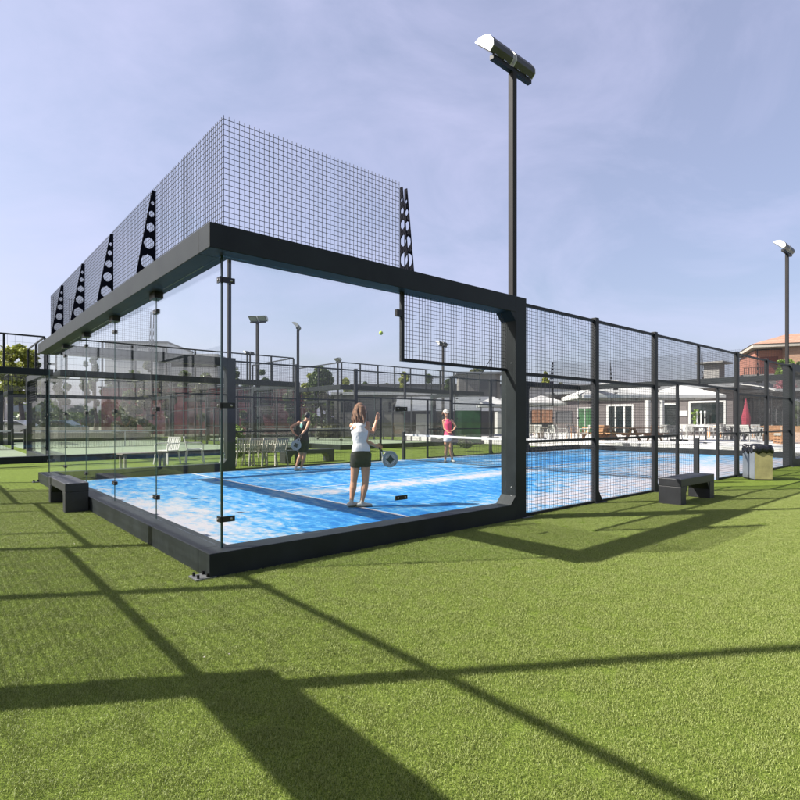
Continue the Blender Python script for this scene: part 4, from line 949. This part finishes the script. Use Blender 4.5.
# white gabled hall
p = at(548,430,50); r = empty('gabled_hall', (p.x,p.y,0), YAW, 'white hall with a low gable left of the bar building', 'building')
mb = MB(); mb.prism([(0,-5,0),(0,4.6,0),(0,4.6,2.6),(0,1.6,4.5),(0,-5,4.7)], (12,0,0)); mb.build('wall', M['white'], r)
mb = MB(); mb.prism([(-.3,-5,4.71),(-.3,1.6,4.51),(-.3,4.9,2.5),(-.3,4.9,2.35),(-.3,1.6,4.501)][:3]+[(-.3,4.9,2.62),(-.3,1.6,4.63),(-.3,-5,4.83)], (12.6,0,0)); mb.build('roof', M['roofw'], r)
mb = MB(); mb.box(-.03,-.003,-1.2,1.6,.2,2.3); mb.build('doorway', M['taupe_d'], r)
mb = MB(); mb.box(-.12,-.04,-.4,1.5,1.25,2.4); mb.build('orange_banner', M['orange'], r)
p = at(534,388,70); r = empty('red_roofed_house', (p.x,p.y,0), YAW, 'distant low house with a red tiled roof left of the white hall', 'house')
mb = MB(); mb.box(0,9,-2,8,0,3.4); mb.build('wall', M['concrete'], r); mb = MB(); mb.prism([(-.4,-2.4,3.41),(9.4,-2.4,3.41),(4.5,-2.4,5.6)], (0,10.8,0)); mb.build('roof', M['terra'], r)
# beige hall and grey awnings behind the middle court
p = at(375,430,48); r = empty('beige_hall', (p.x,p.y,0), YAW, 'long beige panelled hall behind the woman in the white top', 'building')
mb = MB(); mb.box(0,14,-5.2,3.6,0,3.65); mb.build('wall', M['beigew'], r); mb = MB(); mb.box(-.3,14.3,-5.4,3.8,3.651,3.9); mb.build('roof', M['roofw'], r)
mb = MB(); mb.box(-.25,-.002,-.1,1.1,.02,2.4); mb.build('door', M['taupe_d'], r)
for y in (-3.8,-2.2,2.0): mb = MB(); mb.box(-.03,-.002,y,y+1,2.2,3.0); mb.build('window', M['dglass'], r)
p = at(450,430,40); r = empty('grey_pavilion', (p.x,p.y,0), YAW, 'grey-roofed pavilion with white doors behind the player in pink', 'building')
mb = MB(); mb.box(0,8,-3.2,3.4,0,2.1); mb.build('wall', M['taupe_d'], r)
mb = MB(); mb.prism([(-1.4,-3.6,2.1),(8,-3.6,2.101),(8,-3.6,3.2),(3,-3.6,3.3)], (0,7.6,0)); mb.build('roof', M['roofm'], r)
mb = MB(); mb.box(-.06,-.002,1.5,2.5,0,1.9); mb.build('door', M['white'], r)
for q in range(3):
    for z in (.3,1.1): mb = MB(); mb.box(-.06,-.003,.2+q*.42,.52+q*.42,z,z+.65); mb.build('window', M['dglass'], r)
p = at(468,430,32); r = empty('green_screen', (p.x,p.y,0), YAW, 'green windbreak panel behind the player in pink', 'screen')
mb = MB(); mb.box(0,.05,-.75,.75,.1,2.0); mb.build('screen_sheet', M['green_d'], r)
for y in (-.8,.751): mb = MB(); mb.box(-.02,.06,y,y+.05,0,2.2); mb.build('post', M['post'], r)
p = at(477,400,52); r = empty('beige_tower', (p.x,p.y,0), YAW, 'square beige tower with dark opening behind the hanging mesh window', 'tower'); h = at(477,374,52).z
mb = MB(); mb.box(0,4,-2.2,1.7,0,h); mb.build('wall', M['beigew'], r); mb = MB(); mb.box(-.04,-.003,-1.9,-.3,h-2.6,h-.5); mb.build('opening', M['taupe_d'], r); mb = MB(); mb.box(-.3,4.3,-2.5,2,h+.001,h+.2); mb.build('roof', M['roofm'], r)
p = at(425,398,60); r = empty('dark_hall', (p.x,p.y,0), YAW, 'dark grey hall roof line behind the middle court', 'building')
mb = MB(); mb.box(0,10,-9,8,0,at(440,386,60).z); mb.build('wall', M['roofm'], r); mb = MB(); mb.box(-.2,10.2,-9.2,8.2,at(440,386,60).z+.001,at(440,384,60).z); mb.build('roof', M['taupe_d'], r)
# utility pole
p = at(491,400,50); h = at(491,340,50).z; r = empty('utility_pole', (p.x,p.y,0), 0, 'thin pole with a diagonal stay behind the hanging mesh window', 'pole')
mb = MB(); mb.tube([(0,0,0),(0,0,h)], [.07,.05], 8); mb.build('pole', M['post'], r); mb = MB(); v = -RGT*.9; mb.bar((0,0,h-1.7), (v.x,v.y,h-3.1), .06); mb.build('stay', M['post'], r)
# maroon wall and white office block
p = at(165,440,58); h = at(165,388,58).z; r = empty('maroon_shed', (p.x,p.y,0), YAW+.05, 'long maroon wall behind the left glass wall', 'building')
mb = MB(); mb.box(0,8,-14.8,6.6,0,h); mb.build('wall', M['maroon'], r); mb = MB(); mb.box(-.15,8.2,-15,6.8,h+.001,h+.15); mb.build('roof_edge', M['taupe_d'], r)
for q in range(9): mb = MB(); mb.box(-.07,-.003,-14+q*2.3,-13.8+q*2.3,.1,h-.1); mb.build('pilaster', mat('dark_maroon',(.12,.02,.025),.7), r)
p = at(150,380,84); h = at(150,343,84).z; r = empty('office_block', (p.x,p.y,0), YAW+.1, 'white office block with black ribbon windows seen through the left glass', 'building')
mb = MB(); mb.box(0,12,-2.6,6.6,0,h); mb.build('wall', M['white'], r)
mb = MB(); mb.box(.5,12,-10,-2.601,0,h-1.5); mb.build('wall', M['white'], r)
for z0, z1, a, b, x in ((h-2.7,h-1.3,-2.5,5.6,0),(h-6.8,h-5.2,-2.5,5.6,0),(h-.8,h-.45,-1,5,0),(h-3.6,h-2.4,-9.8,-3,.5),(h-6.8,h-5.2,-9.8,-3,.5)): mb = MB(); mb.box(x-.05,x-.003,a,b,z0,z1); wn = mb.build('ribbon_window', M['bglass'], r)
mb = MB(); mb.box(-.2,12.2,-2.7,6.8,h+.001,h+.25); mb.build('roof_edge', M['taupe_d'], r)
# left background
p = at(22,409,60); r = empty('canopy_roof', (p.x,p.y,0), YAW+.15, 'flat pale blue canopy roof on thin posts at the left edge', 'canopy'); z = at(22,408,60).z
mb = MB(); mb.box(0,5,-4.6,8,z-.35,z+.35); mb.build('roof', mat('pale_blue_metal',(.35,.42,.50),.5), r)
for y in (-4,-1,2,5): mb = MB(); mb.box(.1,.25,y,y+.15,0,z-.351); mb.build('post', M['white'], r)
for x, h, lb in ((2,3.6,'thin white pole at the very left edge'),(28.5,4.2,'white flag pole under the tall yellow-green tree'),(33,4.4,'second white pole under the tall yellow-green tree')):
    p = at(x,440,48); mb = MB(); mb.tube([(0,0,0),(0,0,h)], [.09,.07], 8); o = mb.build('flag_pole', M['white'], smooth=True); o.location = (p.x,p.y,0); tag(o, lb, 'pole')
def car(p, rz, m, label):
    r = empty('parked_car', (p.x,p.y,0), rz, label, 'car')
    prof = [(-2.1,.35),(-2.15,.75),(-1.9,.95),(-1.2,1.02),(-.6,1.42),(.7,1.46),(1.5,1.05),(2.1,.92),(2.15,.4)]
    mb = MB(); mb.prism([(x,-.85,z) for x, z in prof], (0,1.7,0)); mb.build('body', m, r, bevel=.07)
    mb = MB(); mb.prism([(x,-.862,z) for x, z in ((-1.1,1.03),(-.55,1.36),(.62,1.39),(1.3,1.05))], (0,1.724,0)); mb.build('side_window', M['dglass'], r)
    for x in (-1.35,1.35):
        for y in (-.88,.68):
            mb = MB(); mb.tube([(x,y,.33),(x,y+.2,.33)], [.33,.33], 16, cap=False); w_ = mb.build('wheel', M['rubber'], r, smooth=False); mb = MB(); mb.tube([(x,y-.01,.33),(x,y+.21,.33)], [.19,.19], 12, cap=False); mb.build('rim', M['plate'], w_)
    for y in (-.6,.6): mb = MB(); mb.ell((2.12,y,.72), (.06,.16,.09)); mb.build('headlight', M['lamp_glass'], r)
    return r
car(at(58,440,46), YAW-math.pi/2+.1, M['carp'], 'dark teal car parked behind the end post of the left court')
car(at(16,440,50), YAW-math.pi/2, M['carw'], 'silver car parked at the left edge under the canopy')
p = at(33,430,44); r = empty('low_wall', (p.x,p.y,0), YAW+.05, 'low dark roadside wall with pale coping behind the pale green courts', 'wall')
mb = MB(); mb.box(0,.25,-9,6,0,.42); mb.build('wall', M['taupe_d'], r); mb = MB(); mb.box(-.04,.29,-9,6,.421,.50); mb.build('coping', M['roofw'], r)
r = empty('kerb_wall', (22.9,-6,0), 0, 'low pale wall along the terrace edge behind the blue court', 'wall')
mb = MB(); mb.box(0,.2,0,16,.001,.12); mb.build('wall', M['concrete'], r)
p = at(233,368,50); r = empty('street_lamp', (p.x,p.y,0), 0, 'street lamp with pale globe head left of the distant floodlights', 'street lamp')
mb = MB(); mb.tube([(0,0,0),(0,0,p.z-.2)], [.07,.05], 8); mb.build('pole', M['pole'], r); mb = MB(); mb.ell((0,0,p.z), (.5,.5,.25)); mb.build('lamp_head', M['lampw'], r)
# far tree line on the horizon
tl = MB(); rnd = np.random.default_rng(3); vs = []; n = 30000
ang = rnd.uniform(R_(-12), R_(112), n); dist = rnd.uniform(150,175,n); hh = 3.5+2.2*np.sin(ang*23)+1.6*np.sin(ang*61+1)+1.0*np.sin(ang*140)
z = rnd.uniform(0,1,n)*hh; pos = np.stack([CAM.x+dist*np.cos(ang), CAM.y+dist*np.sin(ang), z], 1)
a = rnd.normal(size=(n,3)); a /= np.linalg.norm(a,axis=1)[:,None]; b = np.cross(a, rnd.normal(size=(n,3))); b /= np.linalg.norm(b,axis=1)[:,None]
V4 = np.stack([pos-a*.7,pos+b*.5,pos+a*.7,pos-b*.5],1).reshape(-1,3); me = bpy.data.meshes.new('tree_line'); me.from_pydata(V4.tolist(), [], [(4*i,4*i+1,4*i+2,4*i+3) for i in range(n)]); me.materials.append(M['leaf_d'])
o = bpy.data.objects.new('distant_tree_line', me); COL.objects.link(o); tag(o, 'far dark tree line on the horizon', 'trees', kind='stuff')
# ------------------------------------------------------------------ light and sky
SUN = Vector((-.97,.64,1.0)).normalized()
sl = bpy.data.lights.new('sun', 'SUN'); sl.energy = 5.0; sl.angle = R_(.55); sl.color = (1,.955,.88)
so = bpy.data.objects.new('sun', sl); COL.objects.link(so); so.rotation_euler = SUN.to_track_quat('Z', 'Y').to_euler()
w = bpy.data.worlds.new('World'); scene.world = w; w.use_nodes = True; nt = w.node_tree
bg = nt.nodes['Background']; sky = nn(nt, 'ShaderNodeTexSky'); sky.sky_type = 'NISHITA'; sky.sun_disc = False
sky.sun_elevation = math.asin(SUN.z); sky.sun_rotation = math.atan2(SUN.x, SUN.y); sky.air_density = 1.0; sky.dust_density = 3.2; sky.ozone_density = 1.5
tc = nn(nt, 'ShaderNodeTexCoord'); mp = nn(nt, 'ShaderNodeMapping'); mp.inputs['Scale'].default_value = (1.4,1.9,3.2); mp.inputs['Rotation'].default_value = (.5,.25,.9); nt.links.new(tc.outputs['Generated'], mp.inputs[0])
cn_ = nn(nt, 'ShaderNodeTexNoise'); cn_.inputs['Scale'].default_value = 1.7; cn_.inputs['Detail'].default_value = 9; cn_.inputs['Roughness'].default_value = .58; cn_.inputs['Distortion'].default_value = .5; nt.links.new(mp.outputs[0], cn_.inputs['Vector'])
mr = nn(nt, 'ShaderNodeMapRange'); mr.inputs['From Min'].default_value = .40; mr.inputs['From Max'].default_value = .80; mr.inputs['To Min'].default_value = .28; mr.inputs['To Max'].default_value = .66; nt.links.new(cn_.outputs['Fac'], mr.inputs['Value'])
mx = nn(nt, 'ShaderNodeMix', data_type='RGBA'); nt.links.new(mr.outputs[0], mx.inputs['Factor']); nt.links.new(sky.outputs[0], mx.inputs['A']); mx.inputs['B'].default_value = (4.75,4.65,6.5,1)
nt.links.new(mx.outputs['Result'], bg.inputs['Color']); bg.inputs['Strength'].default_value = .067
cd = bpy.data.cameras.new('camera'); co = bpy.data.objects.new('camera', cd); COL.objects.link(co); scene.camera = co
co.location = CAM; co.rotation_euler = (math.pi/2, 0, YAW-math.pi/2)
cd.sensor_width = 36; cd.lens = FPX/800*36; cd.shift_x = -(PX-400)/800; cd.shift_y = (HY-400)/800; cd.clip_start = .05; cd.clip_end = 3000
vs_ = scene.view_settings; vs_.view_transform = 'Standard'; vs_.look = 'None'; vs_.gamma = 1; vs_.use_curve_mapping = False; vs_.exposure = 1.42
scene.cycles.transparent_max_bounces = 48; scene.cycles.max_bounces = 10
